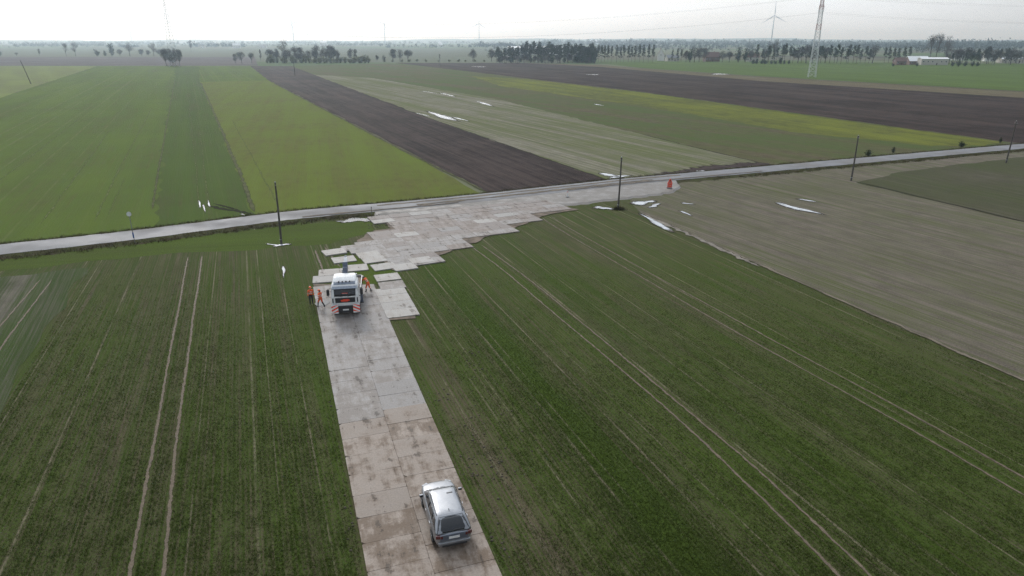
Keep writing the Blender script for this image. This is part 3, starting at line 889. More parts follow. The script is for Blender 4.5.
VAR = dict(
    pine=[pine_variant(s) for s in range(7)],
    bare=[bare_variant(20 + s) for s in range(6)],
    tall=[bare_variant(30 + s, 0.6, M_twigs_dark, 20.0, 800) for s in range(3)],
    dark=[bare_variant(40 + s, 1.15, M_twigs_dark, 14.0, 1300, 0.12) for s in range(6)],
    scrub=[bush_variant(50 + s, M_scrub) for s in range(3)],
    bush=[bush_variant(60 + s, M_bush, 8.0, 3.4) for s in range(4)])
NOM = dict(pine=20.0, bare=18.0, tall=20.0, dark=14.0, scrub=6.0, bush=8.0)
NAMES = dict(pine='pine_tree', bare='bare_tree', tall='bare_tree', dark='bare_tree', scrub='shrub', bush='evergreen_tree')
def tree(kind, px, py, hpx, label, group=None, wide=1.0, cat=None):
    """a tree whose foot is seen at (px, py) and which stands hpx pixels high"""
    r = random.Random(int(px * 91 + py * 7))
    q = G(px, py)
    h = hpx * px_size(py) / 0.94 * (0.88 if py < 70 else 1.0)
    tm, cm = VAR[kind][r.randrange(len(VAR[kind]))]
    s = h / NOM[kind]
    root = thing(NAMES[kind], label, cat or ('shrub' if kind == 'scrub' else 'tree'), (q.x, q.y, 0), r.uniform(0, 6.28), group)
    root.scale = (s * wide, s * wide, s)
    link('trunk', tm, root); link('crown', cm, root)
    return root

ORD = ['first', 'second', 'third', 'fourth', 'fifth', 'sixth', 'seventh', 'eighth', 'ninth', 'tenth', 'eleventh', 'twelfth', 'thirteenth', 'fourteenth', 'fifteenth', 'sixteenth', 'seventeenth', 'eighteenth', 'nineteenth', 'twentieth']
# left horizon
for px, py, h, kind, w, lab in [
        (0, 56.3, 7, 'bush', 1.4, 'dark round tree at the left edge of the horizon'),
        (17, 56.3, 4, 'dark', 1.5, 'low dark bush beside the far reddish fence line'),
        (40, 56.3, 8, 'tall', 1.0, 'thin bare tree standing alone before the reddish strip'),
        (66.5, 56.3, 14, 'bare', 0.9, 'left of two slim bare trees on the far field edge'),
        (76, 56.3, 15, 'bare', 1.0, 'right and taller of two slim bare trees on the far field edge'),
        (97.5, 56.2, 8, 'bush', 1.1, 'small round evergreen tree left of the dark far clump'),
        (105.5, 56.2, 6, 'bush', 1.3, 'lowest dark evergreen at the left of the far clump'),
        (112, 56.2, 13, 'bush', 1.1, 'tallest dark evergreen of the far left clump'),
        (120, 56.2, 7, 'dark', 1.5, 'low dark tree between the tall evergreen and the wide bare tree'),
        (130, 56.2, 14, 'bare', 1.4, 'wide grey bare tree in the middle of the far clump'),
        (142, 56.2, 7, 'dark', 1.6, 'low dark tree right of the wide grey bare tree'),
        (149, 56.2, 6, 'dark', 1.5, 'low dark tree in the hedge left of the pylon'),
        (154, 56.2, 14, 'bare', 1.1, 'pale bare tree rising behind the hedge left of the pylon'),
        (160, 56.2, 7, 'dark', 1.5, 'last low dark tree of the hedge before the pylon'),
        (191.5, 52.3, 13, 'tall', 0.8, 'single tall thin tree on the plain right of the left pylon')]:
    tree(kind, px, py, h, lab, 'trees along the far left fields', w)
# clump at the foot of the left pylon
for px, h, w in [(166.5, 18, 0.75), (171, 17.5, 0.8), (176, 18, 0.75), (180, 17, 0.7), (173.5, 10, 1.2)]:
    tree('dark', px, 66.0, h, 'grey leafless tree in the clump at the foot of the left pylon', 'clump under the left pylon', w)
# hedge in the middle distance
MID = [(236, 63.6, 10, 'dark', 1.1, 'leftmost rounded bare tree of the middle hedgerow'), (242, 63.6, 12, 'dark', 1.2, 'large rounded bare tree at the left end of the middle hedgerow'),
       (252, 63.4, 11, 'dark', 1.0, 'rounded bare tree beside the narrow upright one'), (261, 63.3, 15, 'tall', 0.55, 'narrow upright tree standing apart in the middle hedgerow'),
       (277, 63.2, 16, 'tall', 0.8, 'slim dark tree left of the tall wide bare tree'), (285, 63.2, 24, 'bare', 1.0, 'tallest wide pale bare tree of the middle hedgerow'),
       (297, 63, 17, 'dark', 1.0, 'dark bare tree right of the tallest pale tree'), (302, 63, 16, 'dark', 1.0, 'dense dark bare tree in the middle hedgerow'),
       (309, 63, 13, 'bare', 1.0, 'small pale bare tree in the gap of the middle hedgerow'), (317, 63, 18, 'dark', 0.8, 'upright dark tree with narrow crown in the middle hedgerow'),
       (324, 63, 18, 'bare', 0.9, 'grey bare tree between two dark ones'), (331, 63, 18, 'dark', 1.0, 'broad dark tree at the thick part of the middle hedgerow'),
       (337, 62.8, 14, 'bare', 1.0, 'grey bare tree at the right of the thick hedgerow'), (351, 62.5, 14, 'dark', 0.7, 'left of a close pair of dark trees'),
       (355.5, 62.5, 14, 'dark', 0.7, 'right of a close pair of dark trees'), (363, 62.3, 6, 'dark', 1.2, 'low dark bush right of the pair of dark trees'),
       (377, 62, 7, 'dark', 0.9, 'small low bare tree left of the bushy group'), (384, 62, 7, 'dark', 0.9, 'tiny bare tree touching the bushy group'),
       (393, 61.8, 13, 'dark', 1.2, 'left broad tree of the bushy group of three'), (400, 61.8, 13, 'bare', 1.3, 'middle grey tree of the bushy group of three'),
       (408, 61.8, 12, 'dark', 1.3, 'right broad tree of the bushy group of three'), (440, 61.5, 8, 'tall', 0.8, 'lone thin small tree on the ploughed field edge'),
       (473, 61.5, 13, 'dark', 1.1, 'round bare tree with a clear stem by the ploughed field'), (491.5, 61.5, 13, 'dark', 1.2, 'rounder dark tree left of the pine stand')]
for px, py, h, kind, w, lab in MID: tree(kind, px, py, h, lab, 'trees of the middle hedgerow', w)
r = random.Random(11)
for k in range(16):
    tree('bare' if k % 2 else 'dark', 270 + k * 4.6 + r.uniform(-2, 2), 62.7 + r.uniform(-.4, .2), r.uniform(9, 14), 'smaller leafless tree filling the middle hedgerow', 'small trees filling the hedgerow', 1.1)
for k in range(34):
    px = 266 + k * 3.1 + r.uniform(-1.5, 1.5)
    tree('scrub', px, 63.0 + r.uniform(-.3, .3), r.uniform(5, 9), 'pale yellowish shrub at the foot of the middle hedgerow', 'pale shrubs under the hedgerow', r.uniform(0.9, 1.3))
for k in range(14):
    px = 372 + k * 9.5 + r.uniform(-3, 3)
    tree('scrub', px, 61.8, r.uniform(2, 3.2), 'tiny low shrub along the far edge of the ploughed field', 'low shrubs along the ploughed field', 1.5)
# pine stand and the spaced row
for k in range(58):
    px = 497 + 97 * (k / 57) + r.uniform(-1.2, 1.2)
    py = 62.6 + 1.0 * (px - 497) / 97 + r.choice((0, -0.7, -1.3))
    tree('pine', px, py, r.uniform(15, 20.5) + (0.5 if px > 520 else -4), 'tall dark pine in the dense stand behind the ploughed field', 'pines of the dense stand', r.uniform(1.0, 1.5))
for k in range(26):
    tree('dark' if k % 3 else 'bush', 499 + k * 3.6 + r.uniform(-1.2, 1.2), 63.0 + r.uniform(-.4, .4), r.uniform(6, 10), 'low dark undergrowth tree at the foot of the pine stand', 'undergrowth of the pine stand', 1.5)
for k in range(12):
    tree('bush', 577 + k * 1.6 + r.uniform(-.8, .8), 63.4 + r.uniform(-.8, .2), r.uniform(7, 14), 'dense dark evergreen at the right end of the pine stand', 'evergreens at the end of the stand', 1.1)
for k, px in enumerate([598, 601.5, 604.5, 608, 611.5, 616, 620, 623, 628, 631, 635, 639, 643.5, 648.5, 653]):
    tree('pine', px + r.uniform(-.6, .6), 62.6, r.uniform(16, 19), 'slim pine, %s from the left in the spaced row beside the dense stand' % ORD[k], 'pines of the spaced row', 0.85)
for k, (px, h, kind, w) in enumerate([(672, 13, 'pine', 0.8), (677, 14, 'pine', 0.8), (681, 13, 'pine', 0.9), (686, 12, 'dark', 1.0), (690, 16, 'bush', 0.8), (694, 16, 'dark', 1.0), (699, 15, 'dark', 1.0), (704, 15, 'dark', 1.0), (722, 12, 'dark', 1.1), (729, 11, 'dark', 1.2), (738, 16, 'bush', 0.9), (745, 15, 'bush', 0.8), (750, 12, 'dark', 1.0)]):
    tree(kind, px, 62.4, h, 'dark tree, %s from the left among the houses right of the pine row' % ORD[k], 'trees among the houses', w)
for k in range(30):
    px = 757 + k * 4.0 + r.uniform(-1.2, 1.2)
    tree('pine' if r.random() < 0.75 else 'dark', px, 63.4 + r.uniform(-.5, .4), r.uniform(14, 20), 'dark tree in the long belt behind the right pylon', 'tree belt behind the right pylon', r.uniform(0.9, 1.3))
for k in range(9):
    tree('bush', 752 + k * 4.6 + r.uniform(-1, 1), 64.2, r.uniform(4, 7), 'low dark bush in the hedge along the bright wheat', 'hedge bushes along the bright wheat', 1.7)
for px, h in [(768, 21), (774.5, 22)]:
    tree('bare', px, 60.5, h, 'pale bare tree rising over the belt below the large wind turbine', 'bare trees below the large turbine', 0.8)
for px, h, w, lab in [(929, 28, 0.8, 'left and tallest of the bare trees towering over the white barn'), (935, 30, 0.8, 'middle of the bare trees towering over the white barn'), (945, 27, 0.9, 'right wide bare tree towering over the barn yard')]:
    tree('bare', px, 62.0, h, lab, 'bare trees over the barn', w)
for k in range(46):
    px = 949 + k * 2.6 + r.uniform(-1.4, 1.4)
    tree(r.choice(('dark', 'dark', 'bare', 'pine')), px, 64.0 + r.uniform(-1.6, 1.0), r.uniform(10, 18), 'dark tree in the thick belt right of the barn', 'tree belt right of the barn', r.uniform(0.9, 1.3))
for px, h in [(952, 6), (958, 7), (965, 6), (972, 6), (977, 5), (917, 4), (893, 4)]:
    tree('bush', px, 66.5, h, 'low dark bush in front of the barn yard trees', 'bushes before the barn yard', 1.5)
for k, px in enumerate((884, 888, 893, 897, 903, 908)):
    tree('pine', px, 63.2, r.uniform(14, 17), 'dark conifer, %s from the left beside the white barn' % ORD[k], 'conifers left of the barn', 1.0)

# far-off woods that read as one mass
def woods(name, specs, seed, mat):
    g_ = np.random.default_rng(seed)
    Vs = []; Fs = []; base = 0
    for (px0, px1, dist, n, h, depth) in specs:
        ang0, ang1 = math.atan((px0 - 512) / FPX * math.cos(PITCH)), math.atan((px1 - 512) / FPX * math.cos(PITCH))
        a = g_.uniform(ang0, ang1, n); d = dist + g_.uniform(0, depth, n)
        cx, cy = np.sin(a) * d, np.cos(a) * d
        hh = h * g_.uniform(0.6, 1.15, n)
        K = 26
        loc = g_.normal(0, 1, (n, K, 3)) * np.stack([hh * 0.22, hh * 0.22, hh * 0.2], -1)[:, None, :]
        loc[:, :, 2] = np.clip(loc[:, :, 2] + hh[:, None] * 0.52, 0.4, None)
        cen = loc + np.stack([cx, cy, np.zeros(n)], -1)[:, None, :]
        tri = cen[:, :, None, :] + g_.normal(0, 1, (n, K, 3, 3)) * (hh * 0.11)[:, None, None, None]
        V = tri.reshape(-1, 3); V[:, 2] = np.maximum(V[:, 2], 0.05)
        F = np.arange(len(V)).reshape(-1, 3) + base
        base += len(V); Vs.append(V); Fs.append(F)
    o = link(name, np_mesh(name, np.concatenate(Vs), np.concatenate(Fs), mat))
    o['kind'] = 'stuff'
    return o
M_wood = leaf_mat('far_wood', (0.045, 0.052, 0.038), (0.07, 0.075, 0.05))
sp = []
r = random.Random(5)
for k in range(46):
    px = r.uniform(-200, 1200); w = r.uniform(15, 110)
    sp.append((px, px + w, r.uniform(2300, 5600), int(w * 1.1), r.uniform(9, 17), r.uniform(30, 160)))
sp += [(590, 1200, 1500, 150, 11, 500), (620, 1200, 2000, 260, 13, 500), (-200, 640, 2600, 220, 11, 900), (480, 640, 1500, 60, 11, 200), (540, 800, 3600, 420, 26, 500), (780, 1200, 3300, 520, 23, 500), (930, 1200, 2500, 200, 22, 200), (-200, 260, 4300, 320, 18, 600), (250, 620, 4600, 330, 19, 600), (600, 780, 2600, 120, 18, 200), (380, 560, 2300, 70, 12, 60)]
o = woods('distant_woods', sp, 3, M_wood)
o['label'] = 'hazy belts of distant woodland along the horizon'

# ------------------------------------------------------------------ houses and barns
M_white = plain('white_render', (0.72, 0.72, 0.70), 0.8, var=0.06)
M_cream = plain('cream_render', (0.50, 0.47, 0.42), 0.85, var=0.08)
M_brick = plain('red_brick', (0.20, 0.13, 0.115), 0.85, var=0.15)
M_roofr = plain('red_tiles', (0.15, 0.085, 0.075), 0.8, var=0.18, scale=1.5)
M_roofg = plain('grey_sheet_roof', (0.20, 0.21, 0.22), 0.6, var=0.15)
M_roofw = plain('white_sheet_roof', (0.80, 0.82, 0.84), 0.4, var=0.05)
M_dark = plain('dark_pane', (0.03, 0.035, 0.045), 0.15, var=0.1)
M_door = plain('brown_door', (0.10, 0.06, 0.04), 0.6)
def house(name, cat, label, px, py, w, d, h, rh, rz, wall, roof, nwin=3, group=None, chimney=True):
    q = G(px, py)
    t_ = thing(name, label, cat, (q.x, q.y, 0), rz, group)
    m = MB()
    x, y = w / 2, d / 2
    m.add([(-x, -y, 0), (x, -y, 0), (x, y, 0), (-x, y, 0), (-x, -y, h), (x, -y, h), (x, y, h), (-x, y, h), (-x, 0, h + rh), (x, 0, h + rh)],
          [(0, 1, 5, 4), (2, 3, 7, 6), (1, 2, 6, 9, 5), (3, 0, 4, 8, 7), (0, 3, 2, 1)])
    m.build('wall', wall, t_)
    m = MB(); e = 0.5; s = rh / y
    top, lo = h + rh + 0.16, h - e * s + 0.16
    for sg in (-1, 1):
        a = [(-x - e, sg * (y + e), lo), (x + e, sg * (y + e), lo), (x + e, 0, top), (-x - e, 0, top)]
        b = [(p[0], p[1], p[2] - 0.14) for p in a]
        m.add(a + b, [(0, 1, 2, 3), (7, 6, 5, 4), (0, 4, 5, 1), (1, 5, 6, 2), (3, 7, 4, 0)])
    ro = m.build('roof', roof, t_)
    if chimney: MB().box((x * 0.4, 0.6, h + rh + 0.3), (0.7, 0.7, 1.6)).build('chimney', M_brick, ro)
    for k in range(nwin):
        cx = -x + w * (k + 0.5) / nwin
        if k == nwin // 2:
            MB().box((cx, -y - 0.02, 1.05), (1.1, 0.1, 2.1)).build('door', M_door, t_)
        else:
            wn = MB().box((cx, -y - 0.02, h * 0.55), (1.5, 0.1, 1.3)).build('window', M_white, t_)
            MB().box((cx, -y - 0.08, h * 0.55), (1.2, 0.05, 1.05)).build('pane', M_dark, wn)
    for sg in (-1, 1):
        wn = MB().box((sg * (x + 0.02), 0, h * 0.95), (0.1, 1.3, 1.2)).build('window', M_white, t_)
        MB().box((sg * (x + 0.08), 0, h * 0.95), (0.05, 1.0, 0.95)).build('pane', M_dark, wn)
    return t_
house('house', 'house', 'white gabled house with steep roof at the end of the pine row', 660.5, 60.6, 9, 8, 7, 7, R(80), M_white, M_roofr, 3)
house('barn', 'barn', 'low grey barn with pale roof beside the white gabled house', 672, 61.2, 15, 9, 4, 3.2, R(10), M_cream, M_roofg, 4, chimney=False)
house('house', 'house', 'brick red long house with tiled roof right of the dark trees', 711, 61.5, 17, 10, 5.5, 5, R(5), M_brick, M_roofr, 5)
house('house', 'house', 'grey roofed house half hidden left of the turbine trees', 752, 61.5, 14, 10, 5, 4, R(-12), M_cream, M_roofr, 4)
house('house', 'house', 'small pale house with a red roof at the left of the pine stand', 512, 58.0, 12, 9, 6, 4.5, R(20), M_white, M_roofr, 3)
house('long_hall', 'hall', 'long white industrial hall behind the pine stand', 535, 54.5, 95, 30, 11, 2.5, R(3), M_white, M_roofw, 12, chimney=False)
house('barn', 'barn', 'bright white roofed barn at the right of the wheat field', 916, 64.6, 19, 14, 3.8, 4.4, R(-6), M_brick, M_roofw, 4, chimney=False)
house('barn', 'barn', 'long low cream barn with a thin white roof edge beside the bright barn', 932, 65.0, 26, 9, 6, 1.2, R(-4), M_cream, M_roofw, 6, chimney=False)
house('shed', 'shed', 'small reddish shed left of the bright white barn', 899, 65.0, 10, 8, 4, 3, R(0), M_brick, M_roofr, 3, chimney=False)
house('house', 'house', 'white house glimpsed between the trees right of the barns', 957, 60.2, 12, 9, 8, 3.5, R(15), M_white, M_roofg, 3)
house('house', 'house', 'pale house at the far right among the dark tree belt', 989, 61.2, 14, 9, 6, 4, R(-8), M_white, M_roofg, 3)
house('greenhouse', 'greenhouse', 'long pale low building at the right edge behind trees', 1014, 62.6, 34, 10, 4, 2, R(-3), M_cream, M_roofw, 6, chimney=False)
house('house', 'house', 'small white house on the far plain right of the left pylon', 236.5, 48.0, 22, 14, 8, 6, R(30), M_white, M_roofw, 3)
house('barn', 'barn', 'tiny pale barn beside the small white house on the far plain', 262, 47.8, 30, 14, 6, 4, R(10), M_white, M_roofg, 3, chimney=False)
house('barn', 'barn', 'pale far barn above the middle hedgerow', 324, 46.0, 26, 20, 14, 6, R(0), M_white, M_roofw, 3, chimney=False)
house('house', 'house', 'tiny white house on the plain below the third turbine', 440, 47.3, 14, 14, 9, 6, R(40), M_white, M_roofw, 3)
house('house', 'house', 'pale roofed house far behind the spaced pines', 594, 43.6, 70, 30, 18, 9, R(0), M_white, M_roofw, 3, chimney=False)
house('house', 'house', 'tiny white building far left of the small white house', 202, 47.5, 20, 12, 7, 5, R(0), M_white, M_roofg, 3, chimney=False)

# ------------------------------------------------------------------ wind turbines
M_turb = plain('turbine_paint', (0.50, 0.52, 0.55), 0.5, var=0.03)
def turbine(px, hub_py, hub_h, blade, rot, label, yaw=0.0):
    dpx = 40 - hub_py                                     # pixels above the horizon
    v0, v1 = (hub_py - 288) / FPX, 0
    el = math.atan(-(hub_py - 288) / FPX) - PITCH
    D = (hub_h - CAM_H) / math.tan(el)                    # forward distance
    # solve lateral position at that forward distance
    dirv = Vector(((px - 512) / FPX, math.cos(PITCH) - v0 * math.sin(PITCH), -math.sin(PITCH) - v0 * math.cos(PITCH)))
    tt = (hub_h - CAM_H) / dirv.z
    x, y = dirv.x * tt, dirv.y * tt
    t_ = thing('wind_turbine', label, 'wind turbine', (x, y, 0), math.atan2(x, y) * -1 + yaw, 'wind turbines on the horizon')
    m = MB(); n = 14
    rings = []
    for k in range(8):
        s = k / 7
        rr = 2.4 * (1 - s) + 1.25 * s
        rings.append([(rr * math.cos(2 * math.pi * i / n), rr * math.sin(2 * math.pi * i / n), s * (hub_h - 1.5)) for i in range(n)])
    m.loft(rings); m.build('tower', M_turb, t_, smooth=True)
    MB().box((0, 1.0, hub_h), (3.4, 9.5, 3.6), top=(0.8, 0.95)).build('nacelle', M_turb, t_, bevel=0.5)
    m = MB(); m.loft([[(rr * math.cos(2 * math.pi * i / n), yy, hub_h + rr * math.sin(2 * math.pi * i / n)) for i in range(n)] for yy, rr in ((-3.8, 1.6), (-4.9, 1.6), (-5.9, 1.1), (-6.4, 0.3))])
    hub = m.build('hub', M_turb, t_, smooth=True)
    for k in range(3):
        a = rot + k * 2 * math.pi / 3
        ca, sa = math.sin(a), math.cos(a)
        m = MB(); rings = []
        for s, ch, th in ((0.0, 1.6, 1.4), (0.06, 1.8, 1.3), (0.2, 3.4, 0.8), (0.45, 2.5, 0.5), (0.75, 1.6, 0.3), (0.97, 0.8, 0.14), (1.0, 0.25, 0.08)):
            L = 1.2 + s * blade
            ring = []
            for i in range(8):
                q = 2 * math.pi * i / 8
                o_, e_ = ch / 2 * math.cos(q) + ch * 0.12, th / 2 * math.sin(q)
                ring.append((ca * L + sa * o_, -5.0 + e_, hub_h + sa * L - ca * o_))
            rings.append(ring)
        m.loft(rings); m.build('blade', M_turb, t_, smooth=True)
    return t_
turbine(774.5, 15.5, 110, 50, R(-2), 'largest white wind turbine left of the right pylon, one blade straight up', R(14))
turbine(384, 23.5, 110, 44, R(42), 'white wind turbine above the pair of dark trees', R(10))
turbine(479, 23.5, 110, 46, R(3), 'white wind turbine above the round tree by the ploughed field', R(-10))
turbine(292, 23.0, 110, 40, R(-35), 'faint wind turbine above the tallest hedgerow tree', R(5))
turbine(129.5, 28.5, 105, 38, R(10), 'faintest small wind turbine left of the left pylon', R(0))

# ------------------------------------------------------------------ lattice pylons and their cables
t = NT('pylon_paint')
z_ = t.n('ShaderNodeSeparateXYZ', {0: t.n('ShaderNodeTexCoord').outputs['Object']}).outputs[2]
band = t.math('MULTIPLY', t.math('GREATER_THAN', t.math('FRACT', t.math('MULTIPLY', z_, 1 / 17.0)), 0.5), t.math('GREATER_THAN', z_, 30.0))
t.set(color=t.mix(band, (0.55, 0.58, 0.60), (0.40, 0.27, 0.27)), rough=0.5, metal=0.1)
M_pyl = t.mat
M_steel = plain('galvanised', (0.50, 0.53, 0.56), 0.5, metal=0.2, var=0.05)
M_ins = plain('insulator', (0.16, 0.14, 0.13), 0.3)
M_wire = plain('cable', (0.16, 0.165, 0.175), 0.6)
def pylon(x, y, Ht, base, line_dir, label, mat, thick=1.0):
    rz = math.atan2(line_dir.y, line_dir.x)           # local X runs along the line, arms along local Y
    t_ = thing('lattice_pylon', label, 'pylon', (x, y, 0), rz, 'lattice pylons')
    def half(z):
        s = z / Ht
        return (base / 2) * (1 - s) ** 1.15 * 0.82 + 0.55 + (base / 2) * 0.10 * (1 - s)
    zs = [0]
    while zs[-1] < Ht - 1.5: zs.append(min(Ht, zs[-1] + max(1.9, half(zs[-1]) * 1.55)))
    for sx in (-1, 1):
        for sy in (-1, 1):
            m = MB()
            for a, b in zip(zs, zs[1:]): m.cyl((sx * half(a), sy * half(a), a), (sx * half(b), sy * half(b), b), 0.13 * thick, None, 4)
            m.build('leg', mat, t_)
    for face in range(4):
        m = MB()
        for a, b in zip(zs, zs[1:]):
            def P(s, z): return [(s * half(z), -half(z), z), (half(z), s * half(z), z), (s * half(z), half(z), z), (-half(z), s * half(z), z)][face]
            m.cyl(P(-1, a), P(1, b), 0.07 * thick, None, 4); m.cyl(P(1, a), P(-1, b), 0.07 * thick, None, 4); m.cyl(P(-1, b), P(1, b), 0.07 * thick, None, 4)
        m.build('bracing', mat, t_)
    att = []
    for z, L in ((Ht * 0.70, 9.0), (Ht * 0.86, 7.0)):
        for s in (-1, 1):
            m = MB()
            h0 = half(z)
            tip = Vector((0, s * L, z + 0.2))
            for sx in (-1, 1):
                m.cyl((sx * h0, s * h0, z), tip, 0.09 * thick, None, 4); m.cyl((sx * h0, s * h0, z + 1.8), tip, 0.08 * thick, None, 4)
                for q in (0.3, 0.6):
                    a = Vector((sx * h0, s * h0, z)).lerp(tip, q); b = Vector((sx * h0, s * h0, z + 1.8)).lerp(tip, q)
                    m.cyl(a, b, 0.05 * thick, None, 4); m.cyl(a, Vector((-sx * h0, s * h0, z)).lerp(tip, q), 0.05 * thick, None, 4)
            arm = m.build('cross_arm', mat, t_)
            m = MB()
            for q in range(7): m.cyl(tip - Vector((0, 0, 0.3 + q * 0.45)), tip - Vector((0, 0, 0.55 + q * 0.45)), 0.16, 0.10, 8)
            m.cyl(tip, tip - Vector((0, 0, 3.6)), 0.04, None, 4)
            m.build('insulator', M_ins, arm)
            wp = Matrix.Rotation(rz, 3, 'Z') @ (tip - Vector((0, 0, 3.6)))
            att.append(Vector((x, y, 0)) + wp)
    return att
PR = G(811.5, 77.3); PL = G(174.5, 67)
ld = (PR - PL).normalized()
ld2 = Vector((math.cos(R(-6)), math.sin(R(-6)), 0))
HR = 63.0
attR = pylon(PR.x, PR.y, HR, 3.9, ((ld + ld2) / 2).normalized(), 'tall red and white lattice pylon in the bright wheat field', M_pyl, 1.15)
attL = pylon(PL.x, PL.y, 62.0, 5.6, ld, 'pale grey lattice pylon rising from the tree clump at left', plain('weathered_steel', (0.20, 0.21, 0.23), 0.6, metal=0.1), 0.6)
PN = Vector((PR.x, PR.y, 0)) + ld2 * 330
attN = pylon(PN.x, PN.y, HR, 8.5, ld2, 'lattice pylon beyond the right edge of the view', M_pyl)
def cable(a, b, sag, label, k=0.030):
    m = MB(); n = 30
    pts = [a.lerp(b, i / n) - Vector((0, 0, 4 * sag * (i / n) * (1 - i / n))) for i in range(n + 1)]
    for p, q in zip(pts, pts[1:]): m.cyl(p, q, k, None, 4, 0, False)
    tag(m.build('power_cable', M_wire), label, 'cable', 'high voltage cables')
for i, nm in enumerate(('lower near', 'lower far', 'upper near', 'upper far')):
    cable(attL[i], attR[i], 15, nm + ' cable hung between the left and the right pylon')
    cable(attR[i], attN[i], 7, nm + ' cable running off to the right from the right pylon')

# ------------------------------------------------------------------ roadside poles and signs
M_pole = plain('weathered_wood', (0.085, 0.075, 0.065), 0.85, var=0.25, scale=2.0)
M_metal = plain('grey_metal', (0.35, 0.36, 0.38), 0.4, metal=0.7)
def pole(px, py, h, label, rad=0.14, lean=(0, 0)):
    q = G(px, py)
    t_ = thing('utility_pole', label, 'utility pole', (q.x, q.y, 0), 0, 'wooden utility poles')
    m = MB()
    top = Vector((lean[0], lean[1], h)); rad *= 0.82; mid = top * 0.5 + Vector((0.03, 0, 0))
    m.cyl((0, 0, -0.05), mid, rad * 1.2, rad, 12); m.cyl(mid, top, rad, rad * 0.78, 12)
    m.build('post', M_pole, t_, smooth=False)
    MB().cyl(top, top + Vector((0, 0, 0.12)), rad * 0.8, 0.02, 12).build('cap', M_metal, t_)
    a = Vector((math.cos(R(24)), math.sin(R(24)), 0))
    c = MB(); b0 = top - Vector((0, 0, 0.35))
    c.box(b0, (0.5, 0.09, 0.09), (0, 0, R(114)))
    br = c.build('bracket', M_metal, t_)
    for s in (-1, 1):
        p = b0 + Vector((-a.y, a.x, 0)) * 0.22 * s
        MB().cyl(p + Vector((0, 0, 0.04)), p + Vector((0, 0, 0.22)), 0.05, 0.035, 8).build('insulator', M_ins, br)
    MB().cyl((0, 0, 0.6), (0, 0, 0.7), rad * 1.24, None, 12).build('band', M_metal, t_)
    return t_
pole(281.5, 244.5, 7.75, 'wooden pole left of the slab road beside a small puddle', 0.14, (0.12, 0))
pole(618, 209, 7.7, 'wooden pole standing in a muddy patch right of the slab junction', 0.15, (0.12, 0.02))
pole(851, 181, 8.0, 'wooden pole at the corner of the dark fallow field', 0.16, (-0.05, 0))
pole(1006, 163, 8.4, 'wooden pole near the right edge of the view beside the road', 0.16, (0.05, 0))
pole(295, 76, 9.5, 'far thin pole at the edge of the ploughed field', 0.25)
pole(31, 84, 13.0, 'leaning thin pole in the pale field at far left', 0.22, (-3.0, 0))
pole(440, 66.5, 9.5, 'far thin pole at the edge of the far ploughed field', 0.22)
# dark weeds at the foot of the pole
def tuft_mesh(name, centres, h, mat, per=26, spread=0.35, seed=1, lean=0.5):
    g_ = np.random.default_rng(seed)
    n = len(centres); C = np.repeat(np.array(centres, dtype=float), per, axis=0)
    C[:, :2] += g_.normal(0, spread, (n * per, 2))
    a = g_.uniform(0, 2 * math.pi, n * per); w = 0.018 + 0.02 * g_.random(n * per)
    hh = h * g_.uniform(0.4, 1.1, n * per)
    e = np.stack([np.cos(a) * w, np.sin(a) * w, np.zeros_like(a)], -1)
    tip = C + np.stack([g_.normal(0, lean, n * per) * hh, g_.normal(0, lean, n * per) * hh, hh], -1)
    V = np.stack([C - e, C + e, tip], 1).reshape(-1, 3)
    return np_mesh(name, V, np.arange(len(V)).reshape(-1, 3), mat)
M_weed = leaf_mat('dark_weeds', (0.045, 0.042, 0.022), (0.075, 0.065, 0.035))
q = G(618.5, 209.5)
o = link('weed_tuft', tuft_mesh('weed_tuft', [(q.x + 0.2 * k - 0.5, q.y - 0.15, 0.02) for k in range(6)], 0.55, M_weed, 60, 0.3, 4))
tag(o, 'dark weeds round the foot of the pole in the muddy patch', 'weeds')

M_signw = plain('sign_white', (0.78, 0.80, 0.80), 0.35, var=0.03)
M_signb = plain('sign_blue', (0.05, 0.12, 0.35), 0.4, var=0.05)
M_signr = plain('sign_red', (0.85, 0.075, 0.035), 0.45, var=0.06)
M_black = plain('sign_black', (0.02, 0.02, 0.022), 0.5)
q = G(135, 243.5)
t_ = thing('road_sign', 'slim post with a small round white sign beside the road at left', 'road sign', (q.x, q.y, 0.1), R(14))
MB().cyl((0, 0, -0.1), (-0.03, 0, 3.75), 0.045, 0.045, 10).build('post', M_metal, t_)
m = MB(); m.cyl((-0.03, -0.06, 3.65), (-0.03, -0.09, 3.65), 0.27, 0.27, 28); pl = m.build('plate', M_signw, t_)
m = MB(); m.cyl((-0.03, -0.055, 3.65), (-0.03, -0.035, 3.65), 0.30, 0.30, 28); m.build('rim', M_metal, pl)
MB().box((0.0, -0.06, 1.0), (0.16, 0.03, 0.7)).build('sleeve', M_signb, t_)

# white delineator post and the thin marker on the road edge
q = G(567.5, 198.5)
t_ = thing('marker_post', 'thin white marker post on the road edge above the slab junction', 'marker post', (q.x, q.y, RZ), R(20))
MB().box((0, 0, 0.5), (0.14, 0.10, 1.0), top=(0.8, 0.6)).build('post', M_signw, t_)
MB().box((0, 0, 0.84), (0.135, 0.10, 0.09)).build('reflector', M_signr, t_)
MB().box((0, 0, 0.02), (0.5, 0.4, 0.05)).build('foot', M_black, t_)
q = G(372, 219)
t_ = thing('marker_pole', 'thin dark pole on the near road edge left of the slab junction', 'marker pole', (q.x, q.y, RZ - 0.2), 0)
MB().cyl((0, 0, -0.2), (0.02, 0, 1.75), 0.035, 0.03, 8).build('post', M_pole, t_)
MB().box((0.02, 0, 1.6), (0.12, 0.03, 0.2)).build('tag_plate', M_metal, t_)

